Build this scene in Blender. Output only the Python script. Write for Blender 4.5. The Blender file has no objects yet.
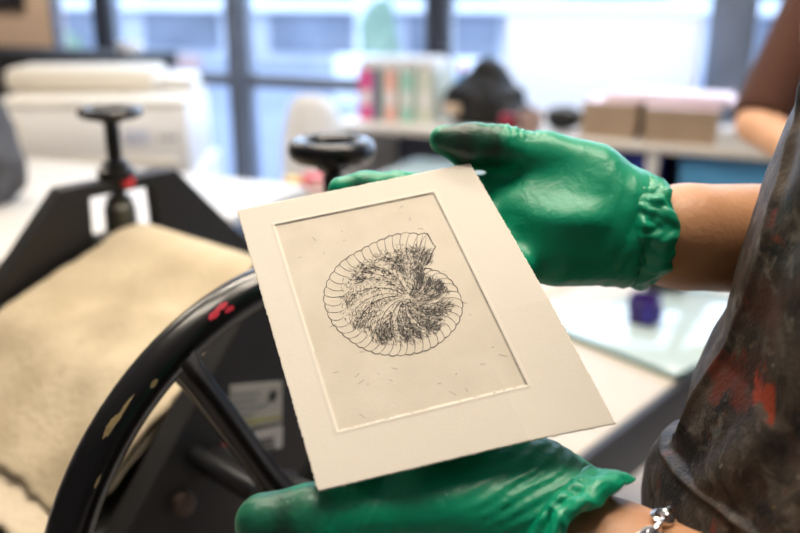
import bpy, bmesh, math, random
import numpy as np
from mathutils import Vector, Matrix, Quaternion
random.seed(7); rng = np.random.default_rng(7)
S = bpy.context.scene
COL = S.collection
PI = math.pi
R = math.radians

# ------------------------------------------------------------------ camera frame
FPX, PITCH, YAW, CAMH = 850.0, R(18), R(24), 1.42
cP, sP = math.cos(PITCH), math.sin(PITCH)
cY, sY = math.cos(YAW), math.sin(YAW)
def CW(x, y, z):                     # frame that looks along the camera heading -> world
    return Vector((x*cY - y*sY, x*sY + y*cY, z))
def ray(px, py):
    u = (px-400)/FPX; v = (266.5-py)/FPX
    return CW(u, cP + v*sP, -sP + v*cP)
CAM = Vector((0, 0, CAMH))
def PX(px, py, d):                   # photo point at a real distance -> world
    return CAM + ray(px, py)*d
def on_y(px, py, y):
    r = ray(px, py); return CAM + r*(y/r.y)
def on_plane(px, py, p0, n):
    r = ray(px, py); return CAM + r*((p0-CAM).dot(n)/r.dot(n))
def project(p):
    q = p - CAM
    x = q.x*cY + q.y*sY; y = -q.x*sY + q.y*cY; z = q.z
    d = y*cP - z*sP
    return 400 + FPX*x/d, 266.5 - FPX*(y*sP + z*cP)/d, d

# ------------------------------------------------------------------ materials
def mat(name, col, rough=.5, metal=0., var=.0, scale=8., bump=0., bscale=60., spec=.5, col2=None, coat=0., trans=0., sss=0., detail=4.):
    m = bpy.data.materials.new(name); m.use_nodes = True
    nt = m.node_tree; b = nt.nodes['Principled BSDF']
    b.inputs['Base Color'].default_value = (*col, 1)
    b.inputs['Roughness'].default_value = rough
    b.inputs['Metallic'].default_value = metal
    b.inputs['Specular IOR Level'].default_value = spec
    b.inputs['Coat Weight'].default_value = coat
    b.inputs['Transmission Weight'].default_value = trans
    if sss:
        b.inputs['Subsurface Weight'].default_value = sss
        b.inputs['Subsurface Radius'].default_value = (.012, .005, .003)
        b.inputs['Subsurface Scale'].default_value = .5
    tc = nt.nodes.new('ShaderNodeTexCoord')
    if var > 0 or col2:
        n = nt.nodes.new('ShaderNodeTexNoise'); n.inputs['Scale'].default_value = scale; n.inputs['Detail'].default_value = detail
        nt.links.new(tc.outputs['Object'], n.inputs['Vector'])
        cr = nt.nodes.new('ShaderNodeValToRGB')
        c2 = col2 or tuple(max(0, c*(1-var)) for c in col)
        cr.color_ramp.elements[0].position = .32; cr.color_ramp.elements[1].position = .68
        cr.color_ramp.elements[0].color = (*c2, 1); cr.color_ramp.elements[1].color = (*col, 1)
        nt.links.new(n.outputs['Fac'], cr.inputs['Fac']); nt.links.new(cr.outputs['Color'], b.inputs['Base Color'])
    if bump > 0:
        n2 = nt.nodes.new('ShaderNodeTexNoise'); n2.inputs['Scale'].default_value = bscale; n2.inputs['Detail'].default_value = 5
        nt.links.new(tc.outputs['Object'], n2.inputs['Vector'])
        bp = nt.nodes.new('ShaderNodeBump'); bp.inputs['Strength'].default_value = bump; bp.inputs['Distance'].default_value = .002
        nt.links.new(n2.outputs['Fac'], bp.inputs['Height']); nt.links.new(bp.outputs['Normal'], b.inputs['Normal'])
    return m

M = {}
M['wall'] = mat('wall_paint', (.80, .80, .80), .8, var=.05)
M['wallb'] = mat('grey_wall_paint', (.22, .20, .19), .85, var=.1)
M['ceil'] = mat('ceiling_paint', (.55, .54, .53), .9, var=.03)
M['floor'] = mat('floor_vinyl', (.66, .58, .51), .45, var=.08, scale=6)
M['tan'] = mat('tan_wood', (.90, .66, .48), .6, var=.12, scale=3)
M['darkframe'] = mat('dark_window_metal', (.035, .04, .06), .4, var=.2)
M['greyframe'] = mat('grey_window_metal', (.16, .19, .25), .4, var=.2)
M['white'] = mat('white_plastic', (.76, .75, .74), .45, var=.04)
M['cream'] = mat('cream_plastic', (.74, .69, .60), .5, var=.05)
M['whitetop'] = mat('white_laminate', (.70, .66, .60), .4, var=.05)
M['shade'] = mat('cubby_shade_grey', (.10, .11, .15), .7, var=.1)  # dark blue grey; under-counter shade put into the colour
M['iron'] = mat('press_grey_paint', (.018, .0172, .017), .5, var=.25, scale=14, bump=.1, bscale=90)
M['black'] = mat('black_enamel', (.005, .005, .006), .26, var=.3, scale=30, spec=.5, coat=.2)
M['blackp'] = mat('black_plastic', (.012, .012, .013), .35, var=.3)
M['chrome'] = mat('chrome', (.82, .82, .84), .16, 1.0, var=.1)
M['steel'] = mat('steel', (.45, .45, .45), .35, 1.0, var=.2)
M['bolt'] = mat('worn_brown_bolt', (.16, .11, .09), .5, .6, var=.3, scale=50)
M['felt'] = mat('felt_wool', (.62, .525, .37), .95, spec=.1, col2=(.47, .385, .26), scale=9, bump=.9, bscale=160)
M['felt2'] = mat('felt_wool_pale', (.68, .58, .43), .95, var=.15, scale=12, spec=.1, bump=.8, bscale=200)
M['red'] = mat('red_plastic', (.75, .04, .05), .4, var=.1)
M['redpaint'] = mat('red_paint_fleck', (.62, .03, .06), .4, var=.2)
M['gold'] = mat('chipped_ochre', (.40, .30, .14), .5, var=.4, scale=200)
M['plate'] = mat('label_plate', (.52, .50, .44), .45, var=.12, scale=40)
M['platew'] = mat('label_plate_pale', (.60, .58, .54), .45, var=.1, scale=40)
M['plink'] = mat('label_ink', (.05, .05, .05), .6, var=.2)
M['plyel'] = mat('label_olive_line', (.40, .38, .12), .5, var=.1)
M['tablecream'] = mat('table_top_cream', (.58, .51, .42), .45, var=.08, scale=10)
M['tableband'] = mat('table_dark_band', (.035, .035, .04), .45, var=.2)
M['slab'] = mat('glass_slab', (.47, .58, .58), .08, var=.05, spec=.6)
M['slabe'] = mat('glass_slab_edge', (.10, .22, .20), .2, var=.1)
M['sheet'] = mat('sheet_cream', (.66, .61, .52), .8, var=.04)
M['purple'] = mat('purple_ink_plastic', (.045, .012, .19), .25, var=.3, scale=40)
M['purple2'] = mat('violet_blue_plastic', (.05, .03, .42), .2, var=.2, scale=40)
M['skin'] = mat('skin', (.60, .315, .165), .46, col2=(.54, .27, .135), scale=30, bump=.25, bscale=260, sss=.15)
M['skin2'] = mat('skin_pale', (.72, .40, .24), .5, var=.1, scale=30, sss=.1)
M['hair'] = mat('dark_hair', (.03, .018, .012), .5, var=.3, scale=60)
M['brown'] = mat('brown_knit', (.065, .020, .008), .9, var=.2, scale=80, bump=.4, bscale=250)
M['navy'] = mat('dark_trousers', (.02, .022, .035), .9, var=.2)
M['greyshirt'] = mat('grey_shirt', (.16, .16, .17), .9, var=.2)
M['bagblack'] = mat('black_nylon', (.006, .006, .007), .6, var=.4, scale=12, bump=.5, bscale=40)
M['card'] = mat('brown_card', (.44, .32, .22), .85, var=.1, scale=10)
M['pinkish'] = mat('pink_white_paper', (.85, .70, .74), .8, var=.1)
M['blued'] = mat('dark_blue_plastic', (.015, .03, .28), .4, var=.1)
M['bluel'] = mat('light_blue_plastic', (.10, .36, .66), .4, var=.1)
M['yellow'] = mat('yellow_card', (.90, .62, .12), .6, var=.1)
M['fabric'] = mat('dark_grey_cloth', (.10, .10, .11), .9, var=.5, scale=14)
M['blackmat'] = mat('matt_black', (.010, .011, .015), .65, var=.2)
M['board'] = mat('white_board', (.92, .95, 1.0), .4, var=.02)

def glass_mat():
    m = bpy.data.materials.new('window_glass'); m.use_nodes = True
    nt = m.node_tree; nt.nodes.clear()
    o = nt.nodes.new('ShaderNodeOutputMaterial'); mx = nt.nodes.new('ShaderNodeMixShader')
    t = nt.nodes.new('ShaderNodeBsdfTransparent'); t.inputs[0].default_value = (.90, .95, 1, 1)
    g = nt.nodes.new('ShaderNodeBsdfGlossy'); g.inputs['Roughness'].default_value = .02
    mx.inputs[0].default_value = .05
    nt.links.new(t.outputs[0], mx.inputs[1]); nt.links.new(g.outputs[0], mx.inputs[2]); nt.links.new(mx.outputs[0], o.inputs[0])
    return m
M['glass'] = glass_mat()
def thin_white(m, f):               # thin white sheet that lets daylight glow through
    nt = m.node_tree; o = nt.nodes['Material Output']; b = nt.nodes['Principled BSDF']
    t = nt.nodes.new('ShaderNodeBsdfTranslucent'); t.inputs[0].default_value = (.92, .95, 1, 1)
    x = nt.nodes.new('ShaderNodeMixShader'); x.inputs[0].default_value = f
    nt.links.new(b.outputs[0], x.inputs[1]); nt.links.new(t.outputs[0], x.inputs[2]); nt.links.new(x.outputs[0], o.inputs['Surface'])
thin_white(M['board'], .45)

# ------------------------------------------------------------------ mesh builder
class MB:
    def __init__(s): s.v = []; s.f = []; s.m = []; s.mi = 0
    def add(s, vs, fs, mi=None):
        o = len(s.v); s.v += [tuple(v) for v in vs]
        for f in fs: s.f.append([i+o for i in f]); s.m.append(s.mi if mi is None else mi)
        return s
    def box(s, c, size, rot=None, bev=.0):
        bm = bmesh.new(); bmesh.ops.create_cube(bm, size=1)
        for v in bm.verts: v.co = Vector((v.co.x*size[0], v.co.y*size[1], v.co.z*size[2]))
        if bev > 0: bmesh.ops.bevel(bm, geom=list(bm.edges), offset=min(bev, min(size)*.45), segments=2, affect='EDGES', profile=.5)
        mt = Matrix.Translation(Vector(c)) @ (rot.to_4x4() if rot is not None else Matrix())
        bm.verts.index_update()
        s.add([mt @ v.co for v in bm.verts], [[v.index for v in f.verts] for f in bm.faces]); bm.free(); return s
    def span(s, lo, hi, bev=.0):
        return s.box([(lo[i]+hi[i])/2 for i in range(3)], [hi[i]-lo[i] for i in range(3)], None, bev)
    def lathe(s, prof, org=(0,0,0), axis=(0,0,1), n=40, closed=False):
        q = Vector((0,0,1)).rotation_difference(Vector(axis)); org = Vector(org); vs = []; fs = []
        for r, z in prof:
            for k in range(n):
                a = 2*PI*k/n; vs.append(org + q @ Vector((r*math.cos(a), r*math.sin(a), z)))
        L = len(prof)
        for i in range(L if closed else L-1):
            j = (i+1) % L
            for k in range(n):
                fs.append([i*n+k, i*n+(k+1) % n, j*n+(k+1) % n, j*n+k])
        if not closed:
            fs.append(list(range(n))[::-1]); fs.append([(L-1)*n+k for k in range(n)])
        return s.add(vs, fs)
    def cyl(s, a, b, r, r2=None, n=24, bev=.0):
        a = Vector(a); b = Vector(b); h = (b-a).length; r2 = r if r2 is None else r2
        p = [(r, 0), (r2, h)] if not bev else [(r-bev, 0), (r, bev), (r2, h-bev), (r2-bev, h)]
        return s.lathe(p, a, (b-a).normalized(), n)
    def tube(s, pts, r, n=10, closed=False):
        pts = [Vector(p) for p in pts]; N = len(pts); vs = []; fs = []
        rs = r if hasattr(r, '__len__') else [r]*N
        t0 = (pts[1]-pts[0]).normalized(); up = t0.orthogonal().normalized()
        for i in range(N):
            if closed: t = (pts[(i+1) % N]-pts[i-1]).normalized()
            else: t = (pts[min(i+1, N-1)]-pts[max(i-1, 0)]).normalized()
            up = (up - t*up.dot(t)).normalized(); w = t.cross(up)
            for k in range(n):
                a = 2*PI*k/n; vs.append(pts[i] + (up*math.cos(a)+w*math.sin(a))*rs[i])
        for i in range(N if closed else N-1):
            j = (i+1) % N
            for k in range(n): fs.append([i*n+k, i*n+(k+1) % n, j*n+(k+1) % n, j*n+k])
        if not closed: fs.append(list(range(n))[::-1]); fs.append([(N-1)*n+k for k in range(n)])
        return s.add(vs, fs)
    def prism(s, poly, d0, d1, plane='xz', hole=None):
        # polygon in a plane extruded from d0 to d1, with a convex hole bridged in
        def P(u, v, d): return (u, d, v) if plane == 'xz' else ((u, v, d) if plane == 'xy' else (d, u, v))
        if hole is None:
            n = len(poly)
            vs = [P(u, v, d0) for u, v in poly] + [P(u, v, d1) for u, v in poly]
            fs = [list(range(n)), list(range(n, 2*n))[::-1]] + [[i, i+n, (i+1) % n+n, (i+1) % n] for i in range(n)]
            return s.add(vs, fs)
        n = len(poly)           # hole has the same number of points, paired
        vs = [P(*p, d0) for p in poly]+[P(*p, d0) for p in hole]+[P(*p, d1) for p in poly]+[P(*p, d1) for p in hole]
        fs = []
        for i in range(n):
            j = (i+1) % n
            fs += [[i, j, n+j, n+i], [2*n+i, 3*n+i, 3*n+j, 2*n+j], [i, 2*n+i, 2*n+j, j], [n+i, n+j, 3*n+j, 3*n+i]]
        return s.add(vs, fs)
    def build(s, name, ms, parent=None, off=None, smooth=True, bevel=0, angle=35):
        me = bpy.data.meshes.new(name)
        o3 = Vector(off) if off is not None else Vector()
        me.from_pydata([tuple(Vector(v)-o3) for v in s.v], [], s.f)
        ms = ms if isinstance(ms, (list, tuple)) else [ms]
        for m in ms: me.materials.append(m)
        for p, mi in zip(me.polygons, s.m): p.material_index = mi
        bm = bmesh.new(); bm.from_mesh(me); bmesh.ops.recalc_face_normals(bm, faces=bm.faces); bm.to_mesh(me); bm.free()
        return link(name, me, parent, smooth, bevel, angle)

def link(name, me, parent=None, smooth=True, bevel=0, angle=35):
    o = bpy.data.objects.new(name, me); COL.objects.link(o)
    if parent is not None: o.parent = parent
    if smooth:
        me.polygons.foreach_set('use_smooth', [True]*len(me.polygons))
        try: me.set_sharp_from_angle(angle=R(angle))
        except Exception: pass
    if bevel:
        md = o.modifiers.new('bevel', 'BEVEL'); md.width = bevel; md.segments = 2; md.limit_method = 'ANGLE'; md.angle_limit = R(40)
    return o
def tag(o, label, cat, group=None, kind=None):
    o['label'] = label; o['category'] = cat
    if group: o['group'] = group
    if kind: o['kind'] = kind
    return o
def thing(name, label, cat, loc, rz=0, group=None):
    o = bpy.data.objects.new(name, None); COL.objects.link(o); o.empty_display_size = .05
    o.location = loc; o.rotation_euler = (0, 0, rz)
    return tag(o, label, cat, group)
def struct(o): o['kind'] = 'structure'; return o

# ------------------------------------------------------------------ implicit surfaces
def vnoise(P, sc, seed=0):
    P = P*sc; I = np.floor(P).astype(np.int64); F_ = P-I; F_ = F_*F_*(3-2*F_)
    def h(a, b, c):
        n = (a*374761393 + b*668265263 + c*2147483647 + seed*1274126177) & 0xffffffff
        n = ((n ^ (n >> 13))*1274126177) & 0xffffffff
        return ((n ^ (n >> 16)) & 0xffff)/65535.0
    r = 0
    for a in (0, 1):
        for b in (0, 1):
            for c in (0, 1):
                w = (F_[:, 0] if a else 1-F_[:, 0])*(F_[:, 1] if b else 1-F_[:, 1])*(F_[:, 2] if c else 1-F_[:, 2])
                r = r + w*h(I[:, 0]+a, I[:, 1]+b, I[:, 2]+c)
    return r*2-1
def cone(P, a, b, ra, rb):
    a = np.array(a); b = np.array(b); ab = b-a; t = np.clip(((P-a)@ab)/(ab@ab), 0, 1)
    return np.linalg.norm(P-a-t[:, None]*ab, axis=1) - (ra+(rb-ra)*t)
def ell(P, c, r, rot=None):
    Q = P-np.array(c)
    if rot is not None: Q = Q@np.array(rot)
    r = np.array(r); k0 = np.linalg.norm(Q/r, axis=1); k1 = np.linalg.norm(Q/(r*r), axis=1)+1e-9
    return k0*(k0-1)/k1
def smin(a, b, k):
    h = np.clip(.5+.5*(b-a)/k, 0, 1); return b+(a-b)*h - k*h*(1-h)
def surfnet(fn, lo, hi, h):
    lo = np.array(lo, float); hi = np.array(hi, float)
    ax = [np.arange(lo[i], hi[i]+h, h) for i in range(3)]
    n = [len(a) for a in ax]
    V = np.empty(n[0]*n[1]*n[2])
    Yg, Zg = np.meshgrid(ax[1], ax[2], indexing='ij'); st = n[1]*n[2]
    cs = max(1, int(400000//st))
    for i in range(0, n[0], cs):
        xs = ax[0][i:i+cs]
        P = np.empty((len(xs)*st, 3)); P[:, 0] = np.repeat(xs, st); P[:, 1] = np.tile(Yg.ravel(), len(xs)); P[:, 2] = np.tile(Zg.ravel(), len(xs))
        V[i*st:(i+len(xs))*st] = fn(P)
    V = V.reshape(n)
    cn = [c-1 for c in n]
    acc = np.zeros(cn+[3]); cnt = np.zeros(cn)
    def sl(a, d): return slice(d, d+cn[a])
    for a in range(3):
        b, c = [(1, 2), (0, 2), (0, 1)][a]
        for db in (0, 1):
            for dc in (0, 1):
                i0 = [None]*3; i1 = [None]*3
                i0[a] = slice(0, cn[a]); i1[a] = slice(1, cn[a]+1)
                i0[b] = i1[b] = sl(b, db); i0[c] = i1[c] = sl(c, dc)
                v0 = V[tuple(i0)]; v1 = V[tuple(i1)]; cr = (v0 < 0) != (v1 < 0)
                t = np.where(cr, v0/np.where(cr, v0-v1, 1), 0)
                acc[..., a] += np.where(cr, t, 0); acc[..., b] += cr*db; acc[..., c] += cr*dc; cnt += cr
    act = cnt > 0
    idx = -np.ones(cn, dtype=np.int64); idx[act] = np.arange(act.sum())
    ijk = np.argwhere(act)
    verts = lo + (ijk + acc[act]/cnt[act][:, None])*h
    faces = []
    for a in range(3):
        b, c = [(1, 2), (2, 0), (0, 1)][a]
        i0 = [None]*3; i1 = [None]*3
        i0[a] = slice(0, cn[a]); i1[a] = slice(1, cn[a]+1)
        i0[b] = i1[b] = slice(1, cn[b]); i0[c] = i1[c] = slice(1, cn[c])
        v0 = V[tuple(i0)]; v1 = V[tuple(i1)]
        for fl in (0, 1):
            m = ((v0 < 0) & (v1 >= 0)) if fl == 0 else ((v0 >= 0) & (v1 < 0))
            e = np.argwhere(m)
            if len(e) == 0: continue
            e = e + np.array([1 if k != a else 0 for k in range(3)])
            db = np.zeros(3, int); db[b] = 1; dc = np.zeros(3, int); dc[c] = 1
            q = [idx[tuple((e-db-dc).T)], idx[tuple((e-dc).T)], idx[tuple(e.T)], idx[tuple((e-db).T)]]
            q = np.stack(q if fl == 0 else q[::-1], 1)
            faces.append(q[(q >= 0).all(1)])
    return verts, np.concatenate(faces)
def sdf_obj(name, fn, lo, hi, h, m, parent=None, off=(0, 0, 0), relax=1):
    v, f = surfnet(fn, lo, hi, h)
    for _ in range(relax):
        s = np.zeros_like(v); c = np.zeros(len(v))
        for k in range(4):
            a = f[:, k]; b = f[:, (k+1) % 4]
            np.add.at(s, a, v[b]); np.add.at(c, a, 1); np.add.at(s, b, v[a]); np.add.at(c, b, 1)
        v = v*.5 + .5*s/np.maximum(c, 1)[:, None]
    v = v - np.array(off)
    me = bpy.data.meshes.new(name)
    me.from_pydata(v.tolist(), [], f.tolist())
    me.materials.append(m)
    return link(name, me, parent, True, 0, 180)

# ================================================================== ROOM
X0, X1, Y0, Y1, ZC = -5.6, 3.2, -2.6, 3.85, 2.9
struct(MB().span((X0-.1, Y0-.1, -.1), (X1+.1, Y1+.1, 0)).build('floor', M['floor'], smooth=False))
struct(MB().span((X0-.1, Y0-.1, ZC), (X1+.1, Y1+.1, ZC+.1)).build('ceiling', M['ceil'], smooth=False))
struct(MB().span((X0-.1, Y0-.1, 0), (X0, Y1+.1, ZC)).build('wall_left', M['wallb'], smooth=False))
struct(MB().span((X1, Y0-.1, 0), (X1+.1, Y1+.1, ZC)).build('wall_right', M['wallb'], smooth=False))
struct(MB().span((X0, Y0-.1, 0), (X1, Y0, ZC)).build('wall_back', M['wallb'], smooth=False))
# window wall: tan panel at the left end, then glazing
wx = -3.92
struct(MB().span((X0, Y1, 0), (wx, Y1+.1, ZC)).build('wall_front', M['tan'], smooth=False))
# (x of mullion centre, width, material)
mull = [(-3.535, .10, 'darkframe'), (-2.65, .085, 'greyframe'), (-1.52, .085, 'darkframe'), (-.225, .13, 'greyframe'), (1.1, .08, 'darkframe')]
edges = [(wx, 0)] + [(x, w) for x, w, _ in mull] + [(X1, 0)]
for i, (x, w, mm) in enumerate(mull):
    struct(MB().span((x-w/2, Y1-.03, 0), (x+w/2, Y1+.09, ZC), .004).build('trim_%d' % (i+1), M[mm]))
for i in range(len(edges)-1):
    a = edges[i][0]+edges[i][1]/2; b = edges[i+1][0]-edges[i+1][1]/2
    fr = MB()
    fr.span((a, Y1, 0), (b, Y1+.07, .06)); fr.span((a, Y1, ZC-.06), (b, Y1+.07, ZC))
    fr.span((a, Y1-.01, .935), (b, Y1+.07, 1.0), .004)
    fr.span((a, Y1, .06), (a+.025, Y1+.06, ZC-.06)); fr.span((b-.025, Y1, .06), (b, Y1+.06, ZC-.06))
    w = struct(fr.build('window_%d' % (i+1), M['greyframe']))
    MB().span((a+.02, Y1+.03, .03), (b-.02, Y1+.036, ZC-.03)).build('glass', M['glass'], w, smooth=False)

# dark framed picture at the top of the tan panel
p = on_y(10, 2, Y1)
t = thing('wall_picture', 'dark picture hanging high on the tan wall panel', 'picture', (p.x-.25, Y1-.02, p.z-.035))
MB().box((0, 0, .3), (.74, .03, .6), None, .004).build('frame', M['blackmat'], t)
MB().box((0, -.017, .3), (.64, .004, .5)).build('picture_sheet', mat('dusky_print', (.10, .08, .09), .6, var=.5, scale=4), t, smooth=False)

# ================================================================== OUTSIDE
M['pave'] = mat('pavement', (.24, .28, .38), .9, var=.15, scale=.6)
M['facade'] = mat('facade_bluegrey', (.52, .56, .64), .8, var=.2, scale=.5)
M['facadel'] = mat('facade_pale', (.80, .84, .92), .8, var=.06, scale=.7)
M['facaded'] = mat('facade_window', (.22, .26, .34), .3, var=.4, scale=.9)
M['leaf'] = mat('leaf_green', (.24, .36, .26), .8, var=.4, scale=6)
M['brick'] = mat('reddish_wall', (.50, .33, .30), .9, var=.2, scale=3)
M['bark'] = mat('bark', (.10, .08, .06), .9, var=.3)
struct(MB().span((-40, Y1+.12, -.12), (30, 40, -.02)).build('ground', M['pave'], smooth=False))
bd = thing('office_building', 'blue grey building with pale bands across the street', 'building', (-6, 16, 0), R(6))
MB().span((-26, 0, -.02), (26, 6, 9)).build('wall', M['facade'], bd, smooth=False)
for z0, z1 in ((1.02, 1.22), (2.6, 3.0), (5.4, 5.8)):
    MB().span((-26, -.25, z0), (26, .1, z1)).build('pale_band', M['facadel'], bd, smooth=False)
for k in range(17):
    x = -24+k*3.0
    if k % 3 == 1:
        MB().span((x+1.1, -.3, 0), (x+1.75, .1, 9)).build('column', M['facadel'], bd, smooth=False)
    w_ = MB().span((x-.9, -.05, .22), (x+.9, .05, .95)).build('window', M['facaded'], bd, smooth=False)
    w_ = MB().span((x-.9, -.05, 1.3), (x+.9, .05, 2.5)).build('window', M['facaded'], bd, smooth=False)
lw = MB().span((-14, 8.4, -.02), (-7.2, 8.7, .55), .02).build('low_wall', M['facadel']); tag(lw, 'low pale wall outside the left window', 'wall')
lw = MB().span((-15.5, 10.4, -.02), (-8.0, 10.7, .50), .02).build('brick_wall', M['brick']); tag(lw, 'low reddish wall outside behind the pale wall', 'wall')
lw = MB().span((-5.4, 10.0, -.02), (-1.4, 10.3, .62), .02).build('garden_wall', M['facadel']); tag(lw, 'pale garden wall outside the middle window', 'wall')
def bush(x, y, r, h, label):
    rt = thing('shrub', label, 'shrub', (x, y, -.02), 0, 'shrubs outside the windows')
    def fn(P):
        d = ell(P, (0, 0, h*.6), (r, r, h*.45)); return d + .12*vnoise(P, 3.0, 3) + .05*vnoise(P, 9, 5)
    sdf_obj('foliage', fn, (-r*1.3, -r*1.3, 0), (r*1.3, r*1.3, h*1.25), .07, M['leaf'], rt)
    MB().cyl((0, 0, 0), (0, 0, h*.5), .06, .04).build('stem', M['bark'], rt)
bush(-5.15, 10.9, .24, 1.3, 'green shrub seen through the middle window left of the black post')
bush(-10.2, 9.6, .7, 1.0, 'green shrub outside the left window')

# ================================================================== FAR COUNTER ALONG THE WINDOW
ct = thing('window_counter', 'long white counter with open cubbies along the window', 'counter', (-.1, 3.42, 0))
cx0, cx1 = -1.62, 2.2
MB().span((cx0, -.32, .872), (cx1, .30, .90), .004).build('worktop', M['whitetop'], ct)
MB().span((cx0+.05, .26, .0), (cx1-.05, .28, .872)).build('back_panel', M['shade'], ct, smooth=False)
for x in (-1.57, -.98, -.30, .38, 1.05, 1.7, 2.15):
    MB().span((x-.02, -.30, 0), (x+.02, .26, .872)).build('divider', M['white'], ct, smooth=False)
for a, b in ((-.96, -.32), (-.28, .36), (.40, 1.03), (1.07, 1.68)):
    MB().span((a, -.29, .42), (b, .26, .45)).build('shelf', M['white'], ct, smooth=False)
def tub(loc, w, d, h, m, label, group='storage tubs in the counter cubbies'):
    t = thing('storage_tub', label, 'tub', loc, 0, group)
    mb = MB(); wl = .006
    mb.span((-w/2, -d/2, 0), (w/2, d/2, wl)); mb.span((-w/2, -d/2, wl), (-w/2+wl, d/2, h)); mb.span((w/2-wl, -d/2, wl), (w/2, d/2, h))
    mb.span((-w/2, -d/2, wl), (w/2, -d/2+wl, h)); mb.span((-w/2, d/2-wl, wl), (w/2, d/2, h))
    mb.build('body', m, t, smooth=False)
    MB().box((0, -d/2-.006, h-.012), (w+.012, .012, .022), None, .003).build('rim', m, t)
    MB().box((.03 if w > .3 else -.01, -d/2-.003, h*.62), (w*.34, .004, h*.26)).build('name_card', M['white'], t, smooth=False)
    return t
tub((-.62, 3.36, .45), .50, .42, .41, M['blued'], 'dark blue storage tub in the counter cubby under the card stacks')
tub((-.03, 3.36, .45), .56, .42, .41, M['bluel'], 'light blue storage tub in the counter cubby beside the person in brown')

# box files: real places along the back of the counter
def boxfile(loc, w, d, h, m, label):
    t = thing('box_file', label, 'box file', loc, 0, 'upright box files on the counter')
    b = MB(); wl = .003
    b.span((-w/2, -d/2, 0), (w/2, d/2, wl)); b.span((-w/2, -d/2, wl), (-w/2+wl, d/2, h)); b.span((w/2-wl, -d/2, wl), (w/2, d/2, h)); b.span((-w/2, -d/2, wl), (w/2, -d/2+wl, h)); b.span((-w/2, d/2-wl, wl), (w/2, d/2, h))
    b.build('case', m, t, smooth=False)
    pb = MB()
    for k in range(5):
        xx = -w/2+wl+.002+(w-2*wl-.004)*(k+.5)/5
        pb.box((xx, .0, .004+(h+.045)/2 + random.uniform(-.008, .008)), ((w-2*wl-.004)/5*.85, d-.02, h+.04))
    pb.build('papers', M['white'], t, smooth=False)
    MB().box((0, -d/2-.001, h*.45), (w*.6, .002, h*.3)).build('spine_label', M['white'], t, smooth=False) if w > .065 else None
bx = -1.640
for w, col, lab in ((.075, (.72, .10, .30), 'magenta box file at the left end of the row beside the window'),
                    (.035, (.06, .30, .33), 'narrow dark teal box file beside the magenta one'),
                    (.075, (.80, .46, .38), 'salmon pink box file in the middle of the row'),
                    (.075, (.36, .62, .52), 'mint green box file right of the salmon one'),
                    (.085, (.62, .66, .56), 'grey green box file at the right end of the row')):
    boxfile((bx+w/2, 3.36, .90), w-.003, .22, .205, mat('file_'+lab.split()[0], col, .6, var=.08, scale=14), lab); bx += w

# white board leaning on the back of the counter
wb = thing('white_board', 'large white board standing on the counter against the window', 'board', (-.74, 3.70, .90), 0)
wbr = Matrix.Rotation(R(-4), 3, 'X')
MB().box((0, .015, .2025), (.79, .012, .405), wbr, .002).build('panel', M['board'], wb)
mb = MB()
for dx, dz, w, h in ((0, .405, .81, .014), (0, -.002, .81, .014), (-.40, .2, .014, .41), (.40, .2, .014, .41)):
    mb.box((dx, .014+ (.215-dz)*-.07, dz+.009), (w, .018, h), wbr, .003)
mb.build('rim', M['white'], wb)

# black bag and the small things beside it
bg = thing('black_bag', 'black slumped bag with straps on the counter beside the box files', 'bag', (-1.10, 3.33, .90))
def bagfn(P):
    d = ell(P, (0, 0, .085), (.18, .10, .10)); d = smin(d, ell(P, (.01, .0, .185), (.08, .07, .085)), .04)
    d = smin(d, ell(P, (.13, -.02, .045), (.09, .09, .05)), .03); d = np.maximum(d, -P[:, 2]+.001)
    return d + .016*vnoise(P, 20, 1)
sdf_obj('body', bagfn, (-.24, -.16, -.01), (.26, .16, .28), .008, M['bagblack'], bg)
MB().tube([(-.10, -.10, .10), (-.06, -.125, .15), (0, -.11, .20), (.05, -.115, .16), (.09, -.11, .09)], .007).build('strap', M['blackmat'], bg)
MB().box((-.105, -.118, .068), (.075, .014, .045), None, .006).build('patch', mat('tan_patch', (.60, .45, .33), .8, var=.2), bg)
ck = thing('blue_bottle', 'small blue bottle with pink cap behind the black bag', 'bottle', (-1.29, 3.56, .90))
MB().lathe([(.028, 0), (.03, .01), (.03, .15), (.014, .18), (.014, .19)]).build('body', M['bluel'], ck)
MB().lathe([(.016, .185), (.016, .215), (.012, .222)]).build('cap', mat('pink_cap', (.80, .25, .45), .4, var=.1), ck)
rt = MB().lathe([(.03, 0), (.032, .004), (.032, .06), (.028, .062), (.028, .068), (.02, .07)], n=28).build('red_tin', mat('dark_red_tin', (.35, .02, .05), .35, var=.15)); rt.location = (-.955, 3.16, .90); tag(rt, 'small dark red tin at the foot of the black bag', 'tin')
pc = thing('black_pouch', 'black zipped pouch between the black bag and card stacks', 'pouch', (-.765, 3.27, .90))
sdf_obj('body', lambda P: ell(P, (0, 0, .05), (.07, .05, .05))+.006*vnoise(P, 30, 4), (-.1, -.08, -.01), (.1, .08, .12), .006, M['bagblack'], pc)
MB().tube([(-.05, -.03, .078), (0, -.035, .09), (.05, -.03, .078)], .004).build('zip', M['steel'], pc)
pt = thing('clay_pot', 'small pinkish brown pot on the counter beside the black pouch', 'pot', (-.87, 3.17, .90))
MB().lathe([(.032, 0), (.045, .03), (.048, .06), (.042, .085), (.036, .085), (.04, .06), (.03, .012)], n=28).build('body', mat('terracotta_grey', (.42, .28, .24), .8, var=.2), pt)

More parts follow.
